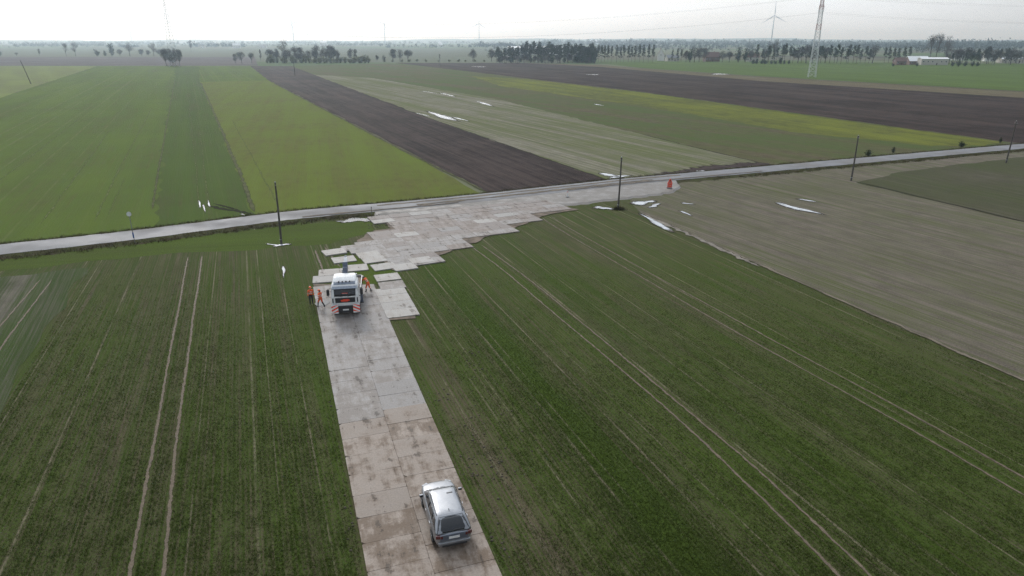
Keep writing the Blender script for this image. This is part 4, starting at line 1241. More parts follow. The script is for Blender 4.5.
# temporary red road works sign: triangle over a square board on a stand
q = G(669.5, 189.5)
t_ = thing('warning_sign', 'red temporary warning sign standing on the road edge', 'road sign', (q.x, q.y, RZ - 0.03), R(12))
t_.scale = (0.86, 0.86, 0.86)
m = MB()
def prism(pts, y0, y1, mi=0):
    n = len(pts); mm = MB()
    mm.add([(p[0], y0, p[1]) for p in pts] + [(p[0], y1, p[1]) for p in pts], [tuple(range(n)), tuple(range(2 * n - 1, n - 1, -1))] + [(i, n + i, n + (i + 1) % n, (i + 1) % n) for i in range(n)], mi)
    return mm
prism([(-0.56, 0.92), (0.56, 0.92), (0.09, 1.86), (-0.09, 1.86)], -0.02, 0.02).build('triangle', M_signr, t_)
prism([(-0.30, 1.04), (0.30, 1.04), (0, 1.62)], -0.026, -0.021).build('triangle_face', plain('sign_pink', (0.72, 0.22, 0.16), 0.45, var=0.04), t_)
m = prism([(-0.055, 1.24), (0.055, 1.24), (0.075, 1.66), (-0.075, 1.66)], -0.034, -0.028); m.v += []; ex = m.build('exclamation_bar', M_black, t_)
MB().box((0, -0.031, 1.15), (0.11, 0.006, 0.11)).build('exclamation_dot', M_black, t_)
MB().box((0, 0.0, 0.53), (0.98, 0.035, 0.72)).build('board', M_signr, t_, bevel=0.02)
MB().box((0, -0.02, 0.53), (0.62, 0.02, 0.16)).build('board_stripe', plain('sign_pink', (0.72, 0.22, 0.16)), t_)
for s in (-1, 1):
    m = MB(); m.cyl((s * 0.32, 0.03, 0.95), (s * 0.36, 0.42, 0.0), 0.02, None, 6); m.cyl((s * 0.32, 0.03, 0.95), (s * 0.36, -0.10, 0.0), 0.02, None, 6)
    m.build('leg', M_metal, t_)
MB().box((0, 0.15, 0.05), (1.0, 0.5, 0.1)).build('ballast', M_black, t_, bevel=0.02)

# shrubs on the far verge at right
for px, py, w, lab in [(868, 156.5, 16, 'low dark bush on the far verge behind the corner pole'), (893, 153.5, 9, 'smallest dark bush on the far verge'), (961, 147.5, 16, 'low dark bush on the far verge near the right edge'), (1000, 143.5, 7, 'small dark shrub on the far verge by the last pole')]:
    tree('bush', px, py, 6.5, lab, 'verge bushes', w / 8)

# ------------------------------------------------------------------ silver estate car
t = NT('silver_paint')
nz = t.noise(t.n('ShaderNodeTexCoord').outputs['Object'], 3.0, 4, 0.6)
t.set(color=t.mix(t.ramp(nz, 0.3, 0.7), (0.25, 0.262, 0.285), (0.30, 0.312, 0.335)), rough=0.36, metal=0.7, coat=0.4)
M_silver = t.mat
M_tailgate_shade = plain('tailgate_shade_grey', (0.13, 0.155, 0.20), 0.35, metal=0.5, var=0.06, coat=0.4)  # shade on the car's rear face, painted as a darker blue-grey
t = NT('dark_glass'); t.set(color=(0.012, 0.015, 0.02), rough=0.06, spec=0.7); M_glass = t.mat
M_rubber = plain('tyre_rubber', (0.025, 0.025, 0.026), 0.85)
M_plastic = plain('black_plastic', (0.03, 0.03, 0.033), 0.55)
M_lampred = plain('tail_lamp', (0.085, 0.012, 0.014), 0.2, coat=0.5)
M_lampclear = plain('head_lamp', (0.55, 0.57, 0.60), 0.1, coat=0.6)
M_alloy = plain('alloy', (0.45, 0.46, 0.48), 0.3, metal=0.8)
M_plate = plain('number_plate', (0.72, 0.73, 0.72), 0.4, var=0.03)

def wheel(parent, x, y, r, w, side):
    m = MB(); n = 28
    prof = [(-w / 2, r * 0.66), (-w / 2, r * 0.93), (-w / 2 + 0.03, r), (w / 2 - 0.03, r), (w / 2, r * 0.93), (w / 2, r * 0.66)]
    rings = [[(x + a, y + rr * math.cos(2 * math.pi * i / n), r + rr * math.sin(2 * math.pi * i / n)) for i in range(n)] for a, rr in prof]
    m.loft(rings); wh = m.build('wheel', M_rubber, parent, smooth=True)
    m = MB(); xo = x + side * (w / 2 - 0.02)
    m.cyl((xo - side * 0.03, y, r), (xo, y, r), r * 0.66, r * 0.64, 28)
    for k in range(5):
        a = 2 * math.pi * k / 5
        m.box((xo + side * 0.012, y + math.cos(a) * r * 0.34, r + math.sin(a) * r * 0.34), (0.02, r * 0.58, r * 0.13), (a, 0, 0))
    m.cyl((xo, y, r), (xo + side * 0.03, y, r), r * 0.15, r * 0.12, 12)
    m.build('rim', M_alloy, wh)
    return wh

def rrect(hw, y0, y1, z, rad, n=5, hw2=None):
    """rounded rectangle ring in plan; hw at the back, hw2 at the front"""
    hw2 = hw if hw2 is None else hw2
    out = []
    for (cx, cy, a0) in ((hw2 - rad, y1 - rad, 0), (-hw2 + rad, y1 - rad, 90), (-hw + rad, y0 + rad, 180), (hw - rad, y0 + rad, 270)):
        for k in range(n):
            a = R(a0 + 90 * k / (n - 1))
            out.append((cx + rad * math.cos(a), cy + rad * math.sin(a), z))
    return out

def car(loc, rz):
    t_ = thing('estate_car', 'silver estate car parked on the muddy slab road', 'car', loc, rz)
    m = MB()
    st = [(-2.33, .66, .46, .78), (-2.29, .78, .34, .92), (-2.15, .875, .27, 1.0), (-1.8, .92, .24, 1.02), (-1.0, .925, .22, 1.0), (0, .925, .21, .985), (0.9, .925, .22, .975), (1.25, .92, .22, .965), (1.7, .895, .23, .925), (2.0, .84, .25, .87), (2.2, .72, .30, .79), (2.31, .50, .40, .68)]
    rings = []
    for y, hw, zb, zt in st:
        h = zt - zb
        half = [(0.0, zb), (hw * .80, zb), (hw * .95, zb + h * .12), (hw, zb + h * .42), (hw * .985, zb + h * .72), (hw * .93, zb + h * .92), (hw * .80, zt), (hw * .40, zt + .022), (0, zt + .028)]
        ring = [(x, y, z) for x, z in half] + [(-x, y, z) for x, z in half[-2:0:-1]]
        rings.append(ring)
    m.loft(rings)
    body = m.build('body', M_silver, t_, smooth=True, subsurf=2)
    # cabin
    m = MB()
    lv = [(.955, .865, -2.24, 1.42, .16), (1.02, .855, -2.19, 1.33, .18), (1.19, .80, -1.97, 1.08, .20), (1.35, .735, -1.73, .82, .22), (1.43, .69, -1.58, .64, .24), (1.475, .62, -1.40, .46, .26), (1.495, .47, -1.15, .20, .28)]
    cz = lambda z: None
    m.loft([rrect(hw, y0, y1, z, rad, 5, hw * .93) for z, hw, y0, y1, rad in lv])
    m.build('roof', M_silver, t_, smooth=True)
    def at(z):
        for (a, b) in zip(lv, lv[1:]):
            if a[0] <= z <= b[0]:
                s = (z - a[0]) / (b[0] - a[0])
                return [a[i] + (b[i] - a[i]) * s for i in range(1, 5)]
        return list(lv[-1][1:])
    def side_x(z, y):
        hw, y0, y1, _ = at(z)
        s = (y - y0) / (y1 - y0)
        return hw + (hw * .93 - hw) * s
    def panel(name, corners, mat, off, nrm, nu=6, nv=5):
        """curved glass laid on the cabin: corners are functions of (s, t)"""
        mm = MB(); vs = []
        for j in range(nv + 1):
            for i in range(nu + 1): vs.append(corners(i / nu, j / nv))
        f = [(j * (nu + 1) + i, j * (nu + 1) + i + 1, (j + 1) * (nu + 1) + i + 1, (j + 1) * (nu + 1) + i) for j in range(nv) for i in range(nu)]
        mm.add(vs, f)
        o_ = mm.build(name, mat, t_, smooth=True)
        md = o_.modifiers.new('thick', 'SOLIDIFY'); md.thickness = 0.008; md.offset = 0
        return o_
    def rear(s, tt):
        z = 1.00 + tt * .44; hw, y0, y1, rad = at(z)
        x = (s - .5) * 2 * (hw - .075 - .03 * tt)
        b = (abs(s - .5) * 2) ** 4 * .03
        return (x, y0 - .008 + b, z)
    panel('rear_window', rear, M_glass, 0, None)
    def front(s, tt):
        z = 1.00 + tt * .40; hw, y0, y1, rad = at(z)
        x = (s - .5) * 2 * (hw * .93 - .09)
        b = (abs(s - .5) * 2) ** 4 * .03
        return (x, y1 + .008 - b, z)
    panel('windscreen', front, M_glass, 0, None)
    for sg in (-1, 1):
        for (ya0, ya1, yb0, yb1) in ((-1.92, -1.22, -1.55, -1.16), (-1.15, -.22, -1.09, -.30), (-.14, 1.06, -.22, .62)):
            def sw(s, tt, sg=sg, ya0=ya0, ya1=ya1, yb0=yb0, yb1=yb1):
                z = 1.03 + tt * .33
                y = (ya0 + (ya1 - ya0) * s) * (1 - tt) + (yb0 + (yb1 - yb0) * s) * tt
                return (sg * (side_x(z, y) + .008), y, z)
            panel('side_window', sw, M_glass, 0, None)
    # tailgate, lamps, bumpers
    MB().box((0, -2.31, .80), (1.34, .05, .34)).build('tailgate', M_tailgate_shade, t_, bevel=.02)
    for sg in (-1, 1):
        MB().box((sg * .70, -2.275, .86), (.34, .09, .17), (0, 0, sg * R(14))).build('tail_lamp', M_lampred, t_, bevel=.02)
        MB().box((sg * .62, 2.19, .70), (.34, .10, .13), (0, 0, sg * R(-30))).build('headlight', M_lampclear, t_, bevel=.02)
        mir = MB().box((sg * 1.0, .92, 1.03), (.20, .11, .13)).build('mirror', M_silver, t_, bevel=.03)
        MB().box((sg * 1.0, .86, 1.03), (.16, .012, .10)).build('mirror_glass', M_glass, mir)
        m = MB(); m.tube([(sg * .635, -1.42, 1.44), (sg * .65, -1.3, 1.485), (sg * .65, .2, 1.48), (sg * .63, .42, 1.43)], .018, 8); m.build('roof_rail', M_plastic, t_)
        for y in (-.95, .05):
            MB().box((sg * .935, y, .80), (.03, .17, .03)).build('door_handle', M_silver, t_)
        for y in (-1.38, 1.42):
            m = MB(); n = 18
            for k in range(n):
                a0, a1 = math.pi * k / n, math.pi * (k + 1) / n
                m.add([(sg * .93, y + math.cos(a0) * .36, .34 + math.sin(a0) * .36), (sg * .93, y + math.cos(a1) * .36, .34 + math.sin(a1) * .36), (sg * .935, y + math.cos(a1) * .40, .34 + math.sin(a1) * .40), (sg * .935, y + math.cos(a0) * .40, .34 + math.sin(a0) * .40)], [(0, 1, 2, 3)])
            m.build('wheel_arch', M_plastic, t_)
            wheel(t_, sg * .83, y, .335, .22, sg)
    bp = MB().box((0, -2.30, .48), (1.55, .16, .20)).build('rear_bumper', M_silver, t_, bevel=.05)
    MB().box((0, -2.385, .40), (1.2, .03, .09)).build('diffuser', M_plastic, bp)
    MB().box((0, 2.25, .45), (1.1, .14, .22)).build('front_bumper', M_plastic, t_, bevel=.05)
    MB().box((0, 2.315, .66), (.7, .06, .12)).build('grille', M_plastic, t_, bevel=.02)
    MB().box((0, -2.345, .79), (.52, .02, .115)).build('number_plate', M_plate, t_)
    MB().cyl((0, -1.12, 1.49), (0, -1.24, 1.56), .02, .012, 8).build('antenna', M_plastic, t_)
    MB().box((.30, .12, 1.49), (.30, .10, .018)).build('roof_hatch', M_plastic, t_)
    for sg in (-1, 1):
        m = MB(); m.tube([(sg * .05 + .02, 1.36, 1.02), (sg * .55, 1.28, 1.03)], .012, 6); m.build('wiper', M_plastic, t_)
    m = MB(); m.tube([(0, -2.19, 1.08), (.32, -2.17, 1.10)], .012, 6); m.build('wiper', M_plastic, t_)
    MB().box((0, -1.50, 1.462), (1.1, .16, .02), (R(14), 0, 0)).build('spoiler', M_silver, t_, bevel=.01)
    return t_
ca, cb = G(437.5, 553), G(471.5, 549.5)
CA = R(17.0)
cdir = Vector((-math.sin(CA), math.cos(CA), 0))
cc = (ca + cb) / 2 + cdir * 2.30
car((cc.x, cc.y, 0.128), CA).scale = (1.04, 1.02, 1.04)

# ------------------------------------------------------------------ crane lorry
M_cab = plain('cab_white', (0.78, 0.79, 0.80), 0.3, var=0.05, coat=0.4)
M_visor = plain('visor_grey', (0.20, 0.24, 0.30), 0.3, coat=0.3)
M_frame = plain('chassis_black', (0.03, 0.03, 0.034), 0.5)
M_crane = plain('crane_grey', (0.10, 0.12, 0.17), 0.4, coat=0.2)
M_boomw = plain('boom_white', (0.75, 0.76, 0.76), 0.35, coat=0.3)
M_bed = plain('bed_planks', (0.16, 0.13, 0.10), 0.8, var=0.3)
M_lens = plain('lamp_lens', (0.10, 0.11, 0.12), 0.1, coat=0.5)
def lorry(loc, rz):
    t_ = thing('crane_lorry', 'white crane lorry with red and white striped corners facing the camera', 'lorry', loc, rz)
    W = 2.5
    # chassis
    m = MB()
    for s in (-1, 1): m.box((s * .42, -2.5, .95), (.14, 7.0, .28))
    for y in (-5.5, -4.2, -3, -1): m.box((0, y, .95), (.84, .12, .2))
    m.build('chassis', M_frame, t_)
    # cab: rings from the floor up, nose at +y
    m = MB()
    lv = [(.95, 1.20, -1.15, 1.10, .16), (1.15, 1.23, -1.18, 1.16, .16), (1.75, 1.245, -1.18, 1.16, .16), (2.05, 1.235, -1.18, 1.12, .16), (2.75, 1.19, -1.16, .92, .18), (2.95, 1.16, -1.14, .82, .2), (3.12, 1.06, -1.10, .62, .25), (3.18, .90, -1.0, .40, .25)]
    m.loft([rrect(hw, y0, y1, z, rad) for z, hw, y0, y1, rad in lv])
    cab = m.build('cab', M_cab, t_, smooth=True)
    md = cab.modifiers.new('es', 'EDGE_SPLIT'); md.split_angle = R(38)
    # roof air deflector
    m = MB()
    m.loft([rrect(1.06, -1.10, .48, 3.14, .2), rrect(1.04, -1.10, .30, 3.26, .2), rrect(1.0, -1.08, -.10, 3.42, .22), rrect(.93, -1.04, -.40, 3.50, .22)])
    m.build('roof_deflector', M_boomw, t_, smooth=False, bevel=.03)
    # windscreen
    def scr(s, tt):
        z = 2.02 + .72 * tt
        y = 1.115 + (.925 - 1.115) * (z - 2.05) / .7
        x = (s - .5) * 2 * (1.18 - .05 * tt)
        return (x, y + .018 - (abs(s - .5) * 2) ** 5 * .07, z)
    mm = MB(); nu = 10
    mm.add([scr(i / nu, j / 4) for j in range(5) for i in range(nu + 1)], [(j * (nu + 1) + i, j * (nu + 1) + i + 1, (j + 1) * (nu + 1) + i + 1, (j + 1) * (nu + 1) + i) for j in range(4) for i in range(nu)])
    ws = mm.build('windscreen', M_glass, t_, smooth=True)
    md = ws.modifiers.new('s', 'SOLIDIFY'); md.thickness = .02; md.offset = 0
    MB().box((0, 1.075, 2.24), (.52, .02, .17), (R(-15), 0, 0)).build('windscreen_board', M_signr, ws)
    for k in range(4):
        MB().box((-.165 + k * .11, 1.088, 2.24), (.05, .012, .09), (R(-15), 0, 0)).build('board_mark', M_signw, ws)
    MB().box((0, .98, 2.80), (2.2, .36, .05), (R(-24), 0, 0)).build('sun_visor', M_visor, t_, bevel=.02)
    MB().box((0, .60, 3.10), (1.9, .36, .06), (R(-30), 0, 0)).build('roof_fairing', M_visor, t_, bevel=.02)
    for k in range(4):
        lm = MB().cyl((-.48 + k * .32, .58, 3.25), (-.48 + k * .32, .66, 3.24), .07, .08, 12).build('roof_lamp', M_lens, t_)
        MB().cyl((-.48 + k * .32, .66, 3.24), (-.48 + k * .32, .668, 3.24), .06, .06, 12).build('lens', M_frame, lm)
    m = MB(); m.tube([(-.75, .60, 3.15), (-.75, .62, 3.24), (.75, .62, 3.24), (.75, .60, 3.15)], .022, 6); m.build('lamp_bar', M_metal, t_)
    # grille with red badge
    gr = MB().box((0, 1.17, 1.66), (1.75, .06, .46)).build('grille', M_frame, t_, bevel=.03)
    for k in range(3): MB().box((0, 1.205, 1.52 + k * .13), (1.6, .02, .035)).build('slat', M_plastic, gr)
    m = MB(); m.box((0, 1.212, 1.66), (.78, .02, .11)); m.box((-.05, 1.212, 1.745), (.50, .02, .05)); m.box((.05, 1.212, 1.575), (.62, .02, .05))
    m.build('badge', M_signr, gr)
    MB().box((0, 1.175, 1.98), (2.0, .04, .10)).build('trim_strip', M_boomw, t_, bevel=.01)
    for k in (-1, 1):
        MB().box((k * .52, 1.19, 2.05), (.62, .025, .02), (0, R(-9 * k), 0)).build('wiper', M_plastic, t_)
    # bumper, lamps, striped corner boards
    bp = MB().box((0, 1.14, .82), (2.44, .36, .62)).build('bumper', M_frame, t_, bevel=.08)
    MB().box((0, 1.33, .80), (.52, .02, .13)).build('number_plate', M_plate, bp)
    MB().box((0, 1.33, 1.02), (1.2, .03, .10)).build('step_slot', M_plastic, bp)
    for s in (-1, 1):
        MB().box((s * 1.0, 1.15, 1.28), (.42, .10, .20), (0, 0, -s * R(10))).build('headlight', M_lampclear, t_, bevel=.03)
        MB().box((s * 1.08, 1.175, 1.65), (.10, .05, .44)).build('corner_duct', M_frame, t_, bevel=.02)
        wp = thing('warning_board', None, None)
        wp.parent = t_; wp.location = (s * .93, 1.335, .90); wp.rotation_euler = (0, s * R(6), -s * R(10))
        # board as a mesh part with its stripes as sub-parts
        bpy.data.objects.remove(wp)
        brd = MB().box((0, 0, 0), (.60, .02, .86)).build('warning_board', M_signw, t_)
        brd.location = (s * .95, 1.345, .92); brd.rotation_euler = (0, 0, -s * R(10))
        for k in range(3):
            z0 = -.42 + k * .33; sl = .34 * -s
            zc = [max(-.43, min(.43, z)) for z in (z0 - sl / 2, z0 + sl / 2, z0 + .16 + sl / 2, z0 + .16 - sl / 2)]
            pr = prism([(-.30, zc[0]), (.30, zc[1]), (.30, zc[2]), (-.30, zc[3])], .012, .018)
            pr.build('stripe', M_signr, brd)
        # mirrors
        m = MB(); m.tube([(s * 1.2, .92, 2.75), (s * 1.48, .98, 2.72), (s * 1.48, .98, 2.0), (s * 1.22, .98, 1.95)], .025, 6)
        mi = m.build('mirror_arm', M_frame, t_)
        MB().box((s * 1.47, .98, 2.38), (.26, .14, .58)).build('mirror', M_frame, mi, bevel=.05)
        MB().box((s * 1.47, .90, 2.38), (.20, .02, .50)).build('mirror_glass', M_glass, mi)
        # doors
        dr = MB().box((s * 1.242, -.05, 1.80), (.02, 1.35, 1.35)).build('door', M_cab, t_, bevel=.008)
        MB().box((s * 1.222, .02, 2.36), (.03, 1.05, .60), (0, -s * R(3.5), 0)).build('side_window', M_glass, dr)
        MB().box((s * 1.262, -.55, 1.75), (.03, .18, .05)).build('handle', M_frame, dr)
        for z in (.42, .74): MB().box((s * 1.12, .1, z), (.24, .55, .06)).build('step', M_frame, t_)
        wheel(t_, s * 1.03, .02, .50, .32, s)
        for y in (-3.45, -4.75):
            wheel(t_, s * .98, y, .50, .52, s)
        MB().box((s * 1.02, -4.1, 1.12), (.56, 2.6, .05)).build('mudguard', M_plastic, t_)
        MB().cyl((s * .95, -2.6, .72), (s * .95, -1.6, .72), .30, .30, 18).build('fuel_tank', M_metal, t_)
        leg = MB().box((s * 1.28, -1.75, .95), (.26, .26, 1.2)).build('stabiliser', M_crane, t_, bevel=.02)
        MB().box((s * 1.28, -1.75, .32), (.40, .40, .08)).build('stabiliser_pad', M_frame, leg)
        MB().cyl((s * 1.28, -1.75, .36), (s * 1.28, -1.75, .5), .07, .07, 10).build('ram', M_metal, leg)
    MB().box((0, -1.75, 1.25), (2.3, .34, .34)).build('stabiliser_beam', M_crane, t_, bevel=.02)
    # flat bed
    bd = MB().box((0, -4.05, 1.28), (2.5, 3.9, .16)).build('flatbed', M_frame, t_)
    for k in range(8): MB().box((-1.09 + k * .312, -4.05, 1.375), (.30, 3.85, .035)).build('plank', M_bed, bd)
    for s in (-1, 1):
        for k in range(2): MB().box((s * 1.25, -3.08 - k * 1.94, 1.48), (.05, 1.90, .22)).build('side_board', M_metal, bd)
    MB().box((0, -6.02, 1.48), (2.45, .05, .22)).build('tail_board', M_metal, bd)
    MB().box((0, -2.08, 1.7), (2.45, .06, .7)).build('head_board', M_metal, bd)
    for s in (-1, 1): MB().box((s * 1.0, -6.05, 1.05), (.36, .06, .14)).build('tail_lamp', M_lampred, t_)
    # loader crane behind the cab
    MB().cyl((0.0, -1.65, 1.4), (0.0, -1.65, 2.0), .34, .30, 16).build('crane_base', M_crane, t_)
    col = MB().box((0.0, -1.65, 2.9), (.40, .42, 2.0)).build('crane_column', M_crane, t_, bevel=.03)
    MB().cyl((.28, -1.50, 2.0), (.24, -1.75, 3.6), .07, .07, 10).build('lift_ram', M_metal, col)
    bm1 = MB().box((-0.02, -1.90, 3.85), (.44, .36, .8), (R(30), 0, 0)).build('crane_boom', M_crane, t_, bevel=.02)
    b2 = MB().box((-0.05, -2.42, 4.18), (.30, .26, .80), (R(58), R(2), 0)).build('boom_extension', M_boomw, t_, bevel=.02)
    MB().box((-0.06, -2.86, 4.46), (.20, .18, .3), (R(58), 0, 0)).build('boom_tip', M_metal, b2)
    m = MB(); m.cyl((-.06, -2.95, 4.46), (-.06, -2.95, 3.2), .02, None, 6); m.build('hoist_rope', M_frame, b2)
    MB().box((-.06, -2.95, 3.1), (.12, .12, .22)).build('hook', M_signr, b2)
    m = MB(); m.cyl((-1.0, -1.35, 1.2), (-1.0, -1.35, 3.3), .07, .07, 10); m.build('exhaust_stack', M_metal, t_)
    return t_
tf = (G(332.5, 320) + G(361, 318)) / 2
TA = R(190.0)                                    # the nose points back towards the camera
td = Vector((-math.sin(TA), math.cos(TA), 0))
tc_ = tf - td * 1.32
lorry((tc_.x, tc_.y, 0.115), TA)

# ------------------------------------------------------------------ workers
M_hivis = plain('hivis_orange', (0.80, 0.13, 0.03), 0.7, var=0.12, scale=8)
M_band = plain('reflective_band', (0.62, 0.62, 0.58), 0.35, var=0.05)
M_navy = plain('navy_trousers', (0.03, 0.032, 0.05), 0.85)
M_boot = plain('black_boots', (0.02, 0.019, 0.018), 0.7)
M_skin = plain('skin', (0.50, 0.30, 0.22), 0.55, var=0.06)
M_glove = plain('work_gloves', (0.12, 0.11, 0.10), 0.85)
M_helm_o = plain('orange_helmet', (0.80, 0.14, 0.04), 0.35, coat=0.3)
M_helm_w = plain('white_helmet', (0.76, 0.70, 0.68), 0.35, coat=0.3)
M_hair = plain('dark_hair', (0.03, 0.022, 0.018), 0.8)

def worker(loc, rz, J, label, trousers, helmet, sleeve=None):
    """one continuous body grown over a jointed skeleton; J holds the posed joints"""
    V = []; RAD = []; E = []; MATV = []
    def add(p, r_, par, mat):
        V.append(Vector(p)); RAD.append(r_); MATV.append(mat)
        if par is not None: E.append((par, len(V) - 1))
        return len(V) - 1
    # materials: 0 jacket 1 trousers 2 boots 3 skin 4 gloves 5 band
    pel = add(J['pelvis'], (.150, .115), None, 1)
    sp_ = add(Vector(J['pelvis']).lerp(Vector(J['chest']), .45), (.140, .110), pel, 0)
    ch = add(J['chest'], (.165, .125), sp_, 0)
    nk = add(Vector(J['chest']).lerp(Vector(J['head']), .52), (.060, .060), ch, 0)
    hd0 = Vector(J['head']); up = (hd0 - Vector(J['chest'])).normalized(); fw = Vector(J['look']).normalized()
    jaw = add(hd0 - up * .07 + fw * .015, (.066, .074), nk, 3)
    h1 = add(hd0 + up * .02, (.078, .092), jaw, 3)
    h2 = add(hd0 + up * .09, (.066, .078), h1, 3)
    side = fw.cross(up).normalized()
    for s in (-1, 1):
        sh = add(J['sh'][0 if s < 0 else 1], (.078, .078), ch, 0)
        el = add(J['el'][0 if s < 0 else 1], (.055, .055), sh, 0)
        wr = add(J['wr'][0 if s < 0 else 1], (.040, .040), el, 0)
        d = (V[wr] - V[el]).normalized()
        pm = add(V[wr] + d * .07, (.040, .026), wr, 4)
        n1 = d.orthogonal().normalized(); n2 = d.cross(n1)
        for q, (o_, L) in enumerate(((-.030, .070), (-.010, .082), (.010, .078), (.030, .060))):
            a = add(V[pm] + d * .035 + n1 * o_, (.010, .010), pm, 4)
            b = add(V[a] + d * L * .5 + n2 * .008, (.009, .009), a, 4)
            add(V[b] + d * L * .4 + n2 * .024, (.008, .008), b, 4)
        a = add(V[wr] + d * .045 - n1 * .045, (.011, .011), wr, 4)
        add(V[a] + d * .045 - n1 * .015 + n2 * .012, (.010, .010), a, 4)
    for s in (-1, 1):
        i = 0 if s < 0 else 1
        hp = add(J['hip'][i], (.105, .105), pel, 1)
        kn = add(J['kn'][i], (.072, .072), hp, 1)
        mid = add(Vector(J['kn'][i]).lerp(Vector(J['an'][i]), .45), (.066, .066), kn, 1 if trousers != 'short' else 2)
        an = add(J['an'][i], (.052, .052), mid, 2)
        f_ = Vector(J['foot'][i]) if 'foot' in J else fw
        f_ = Vector((f_.x, f_.y, 0)).normalized()
        he = add(Vector((J['an'][i][0], J['an'][i][1], max(.045, J['an'][i][2] - .05))) - f_ * .03, (.048, .045), an, 2)
        add(Vector((J['an'][i][0], J['an'][i][1], max(.045, J['an'][i][2] - .055))) + f_ * .15, (.046, .034), he, 2)
    me = bpy.data.meshes.new('worker_skeleton')
    me.from_pydata([tuple(v) for v in V], E, [])
    tmp = bpy.data.objects.new('worker_skeleton', me); COL.objects.link(tmp)
    sk = tmp.modifiers.new('skin', 'SKIN')
    for i, sv in enumerate(me.skin_vertices[0].data):
        sv.radius = RAD[i]; sv.use_root = (i == 0)
    sb = tmp.modifiers.new('sub', 'SUBSURF'); sb.levels = sb.render_levels = 2
    dg = bpy.context.evaluated_depsgraph_get(); dg.update()
    body = bpy.data.meshes.new_from_object(tmp.evaluated_get(dg))
    bpy.data.objects.remove(tmp)
    body.name = 'person'
    body.materials.clear()
    tm = dict(orange=M_hivis, short=M_hivis, navy=M_navy)[trousers]
    for m_ in (M_hivis, tm, M_boot, M_skin, M_glove, M_band): body.materials.append(m_)
    segs = [(V[a], V[b], MATV[b]) for a, b in E]
    idx = []
    for p in body.polygons:
        c = p.center; best = (1e9, 0, 0)
        for a, b, m_ in segs:
            d = b - a; s = max(0, min(1, (c - a).dot(d) / max(d.length_squared, 1e-9)))
            dd = (c - a - d * s).length
            if dd < best[0] - 1e-6: best = (dd, m_, s)
        mi = best[1]
        if mi == 0:
            rel = (c - Vector(J['pelvis'])).dot((Vector(J['chest']) - Vector(J['pelvis'])).normalized())
            if .13 < rel < .19 or .29 < rel < .34: mi = 5
        if mi == 1 and trousers != 'navy':
            for k_ in (0, 1):
                q = (c - Vector(J['kn'][k_])).length
                if .13 < q < .18 and c.z < J['kn'][k_][2]: mi = 5
        idx.append(mi)
    body.polygons.foreach_set('material_index', idx)
    body.polygons.foreach_set('use_smooth', [True] * len(idx))
    o_ = link('person', body, None, loc)
    o_.rotation_euler = (0, 0, rz)
    tag(o_, label, 'person', 'road workers in orange')
    # helmet and face
    rot = Matrix((side, fw - up * fw.dot(up), up)).transposed().to_4x4()
    for i_ in range(3): pass
    def place(mm, nm, mat, smooth=True):
        ob = mm.build(nm, mat, o_, smooth=smooth)
        ob.matrix_local = Matrix.Translation(hd0) @ rot
        return ob
    m = MB(); n = 18
    rings = [[(rr * math.cos(2 * math.pi * i / n), rr * 1.15 * math.sin(2 * math.pi * i / n) + (.02 if q == 0 else 0), z) for i in range(n)] for q, (z, rr) in enumerate(((.055, .135), (.06, .120), (.075, .118), (.12, .108), (.16, .075), (.178, .03)))]
    m.loft(rings); place(m, 'helmet', helmet)
    m = MB(); m.box((0, -.085, -.01), (.14, .05, .14), top=(.9, 1)); place(m, 'hair', M_hair)
    m = MB(); m.add([(-.016, .085, -.03), (.016, .085, -.03), (0, .118, -.028), (0, .090, .02)], [(0, 1, 2), (0, 2, 3), (1, 3, 2)]); place(m, 'nose', M_skin, False)
    m = MB()
    for s in (-1, 1): m.box((s * .032, .088, .018), (.024, .01, .010))
    place(m, 'eyes', M_boot, False)
    m = MB(); m.box((0, .086, -.062), (.045, .01, .010)); place(m, 'mouth', M_skin, False)
    m = MB()
    for s in (-1, 1): m.box((s * .082, .0, -.005), (.014, .03, .055))
    place(m, 'ears', M_skin, False)
    return o_
# local axes: person looks along +Y before rz
ST = dict(pelvis=(0, 0, .98), chest=(0, .02, 1.38), head=(0, .04, 1.66), look=(0, 1, -.1),
          sh=[(-.20, .01, 1.42), (.20, .01, 1.42)], el=[(-.27, -.02, 1.14), (.27, .0, 1.14)], wr=[(-.25, .12, .92), (.26, .10, .90)],
          hip=[(-.10, 0, .92), (.10, 0, .92)], kn=[(-.11, .03, .50), (.12, .01, .50)], an=[(-.11, 0, .09), (.13, -.02, .09)], foot=[(-.1, 1, 0), (.2, 1, 0)])
WK = dict(pelvis=(0, 0, .96), chest=(0, .05, 1.36), head=(0, .09, 1.63), look=(0, 1, -.2),
          sh=[(-.20, .03, 1.40), (.20, .05, 1.40)], el=[(-.30, -.12, 1.15), (.27, .14, 1.14)], wr=[(-.24, .06, .98), (.18, .34, 1.02)],
          hip=[(-.10, 0, .90), (.10, 0, .90)], kn=[(-.11, .24, .52), (.11, -.05, .50)], an=[(-.11, .30, .10), (.12, -.34, .14)], foot=[(0, 1, 0), (0, 1, 0)])
BD = dict(pelvis=(0, -.08, .94), chest=(0, .20, 1.27), head=(0, .40, 1.44), look=(0, 1, -.5),
          sh=[(-.20, .22, 1.31), (.20, .22, 1.31)], el=[(-.24, .42, 1.10), (.24, .44, 1.12)], wr=[(-.16, .66, 1.06), (.16, .68, 1.10)],
          hip=[(-.10, -.08, .88), (.10, -.08, .88)], kn=[(-.13, .10, .48), (.13, -.12, .47)], an=[(-.14, .10, .09), (.15, -.30, .09)], foot=[(0, 1, 0), (0, 1, 0)])
q = G(311.8, 305.5)
worker((q.x, q.y, 0.125), R(-150), ST, 'worker in orange jacket and dark trousers standing at the edge of the slabs', 'navy', M_helm_o)
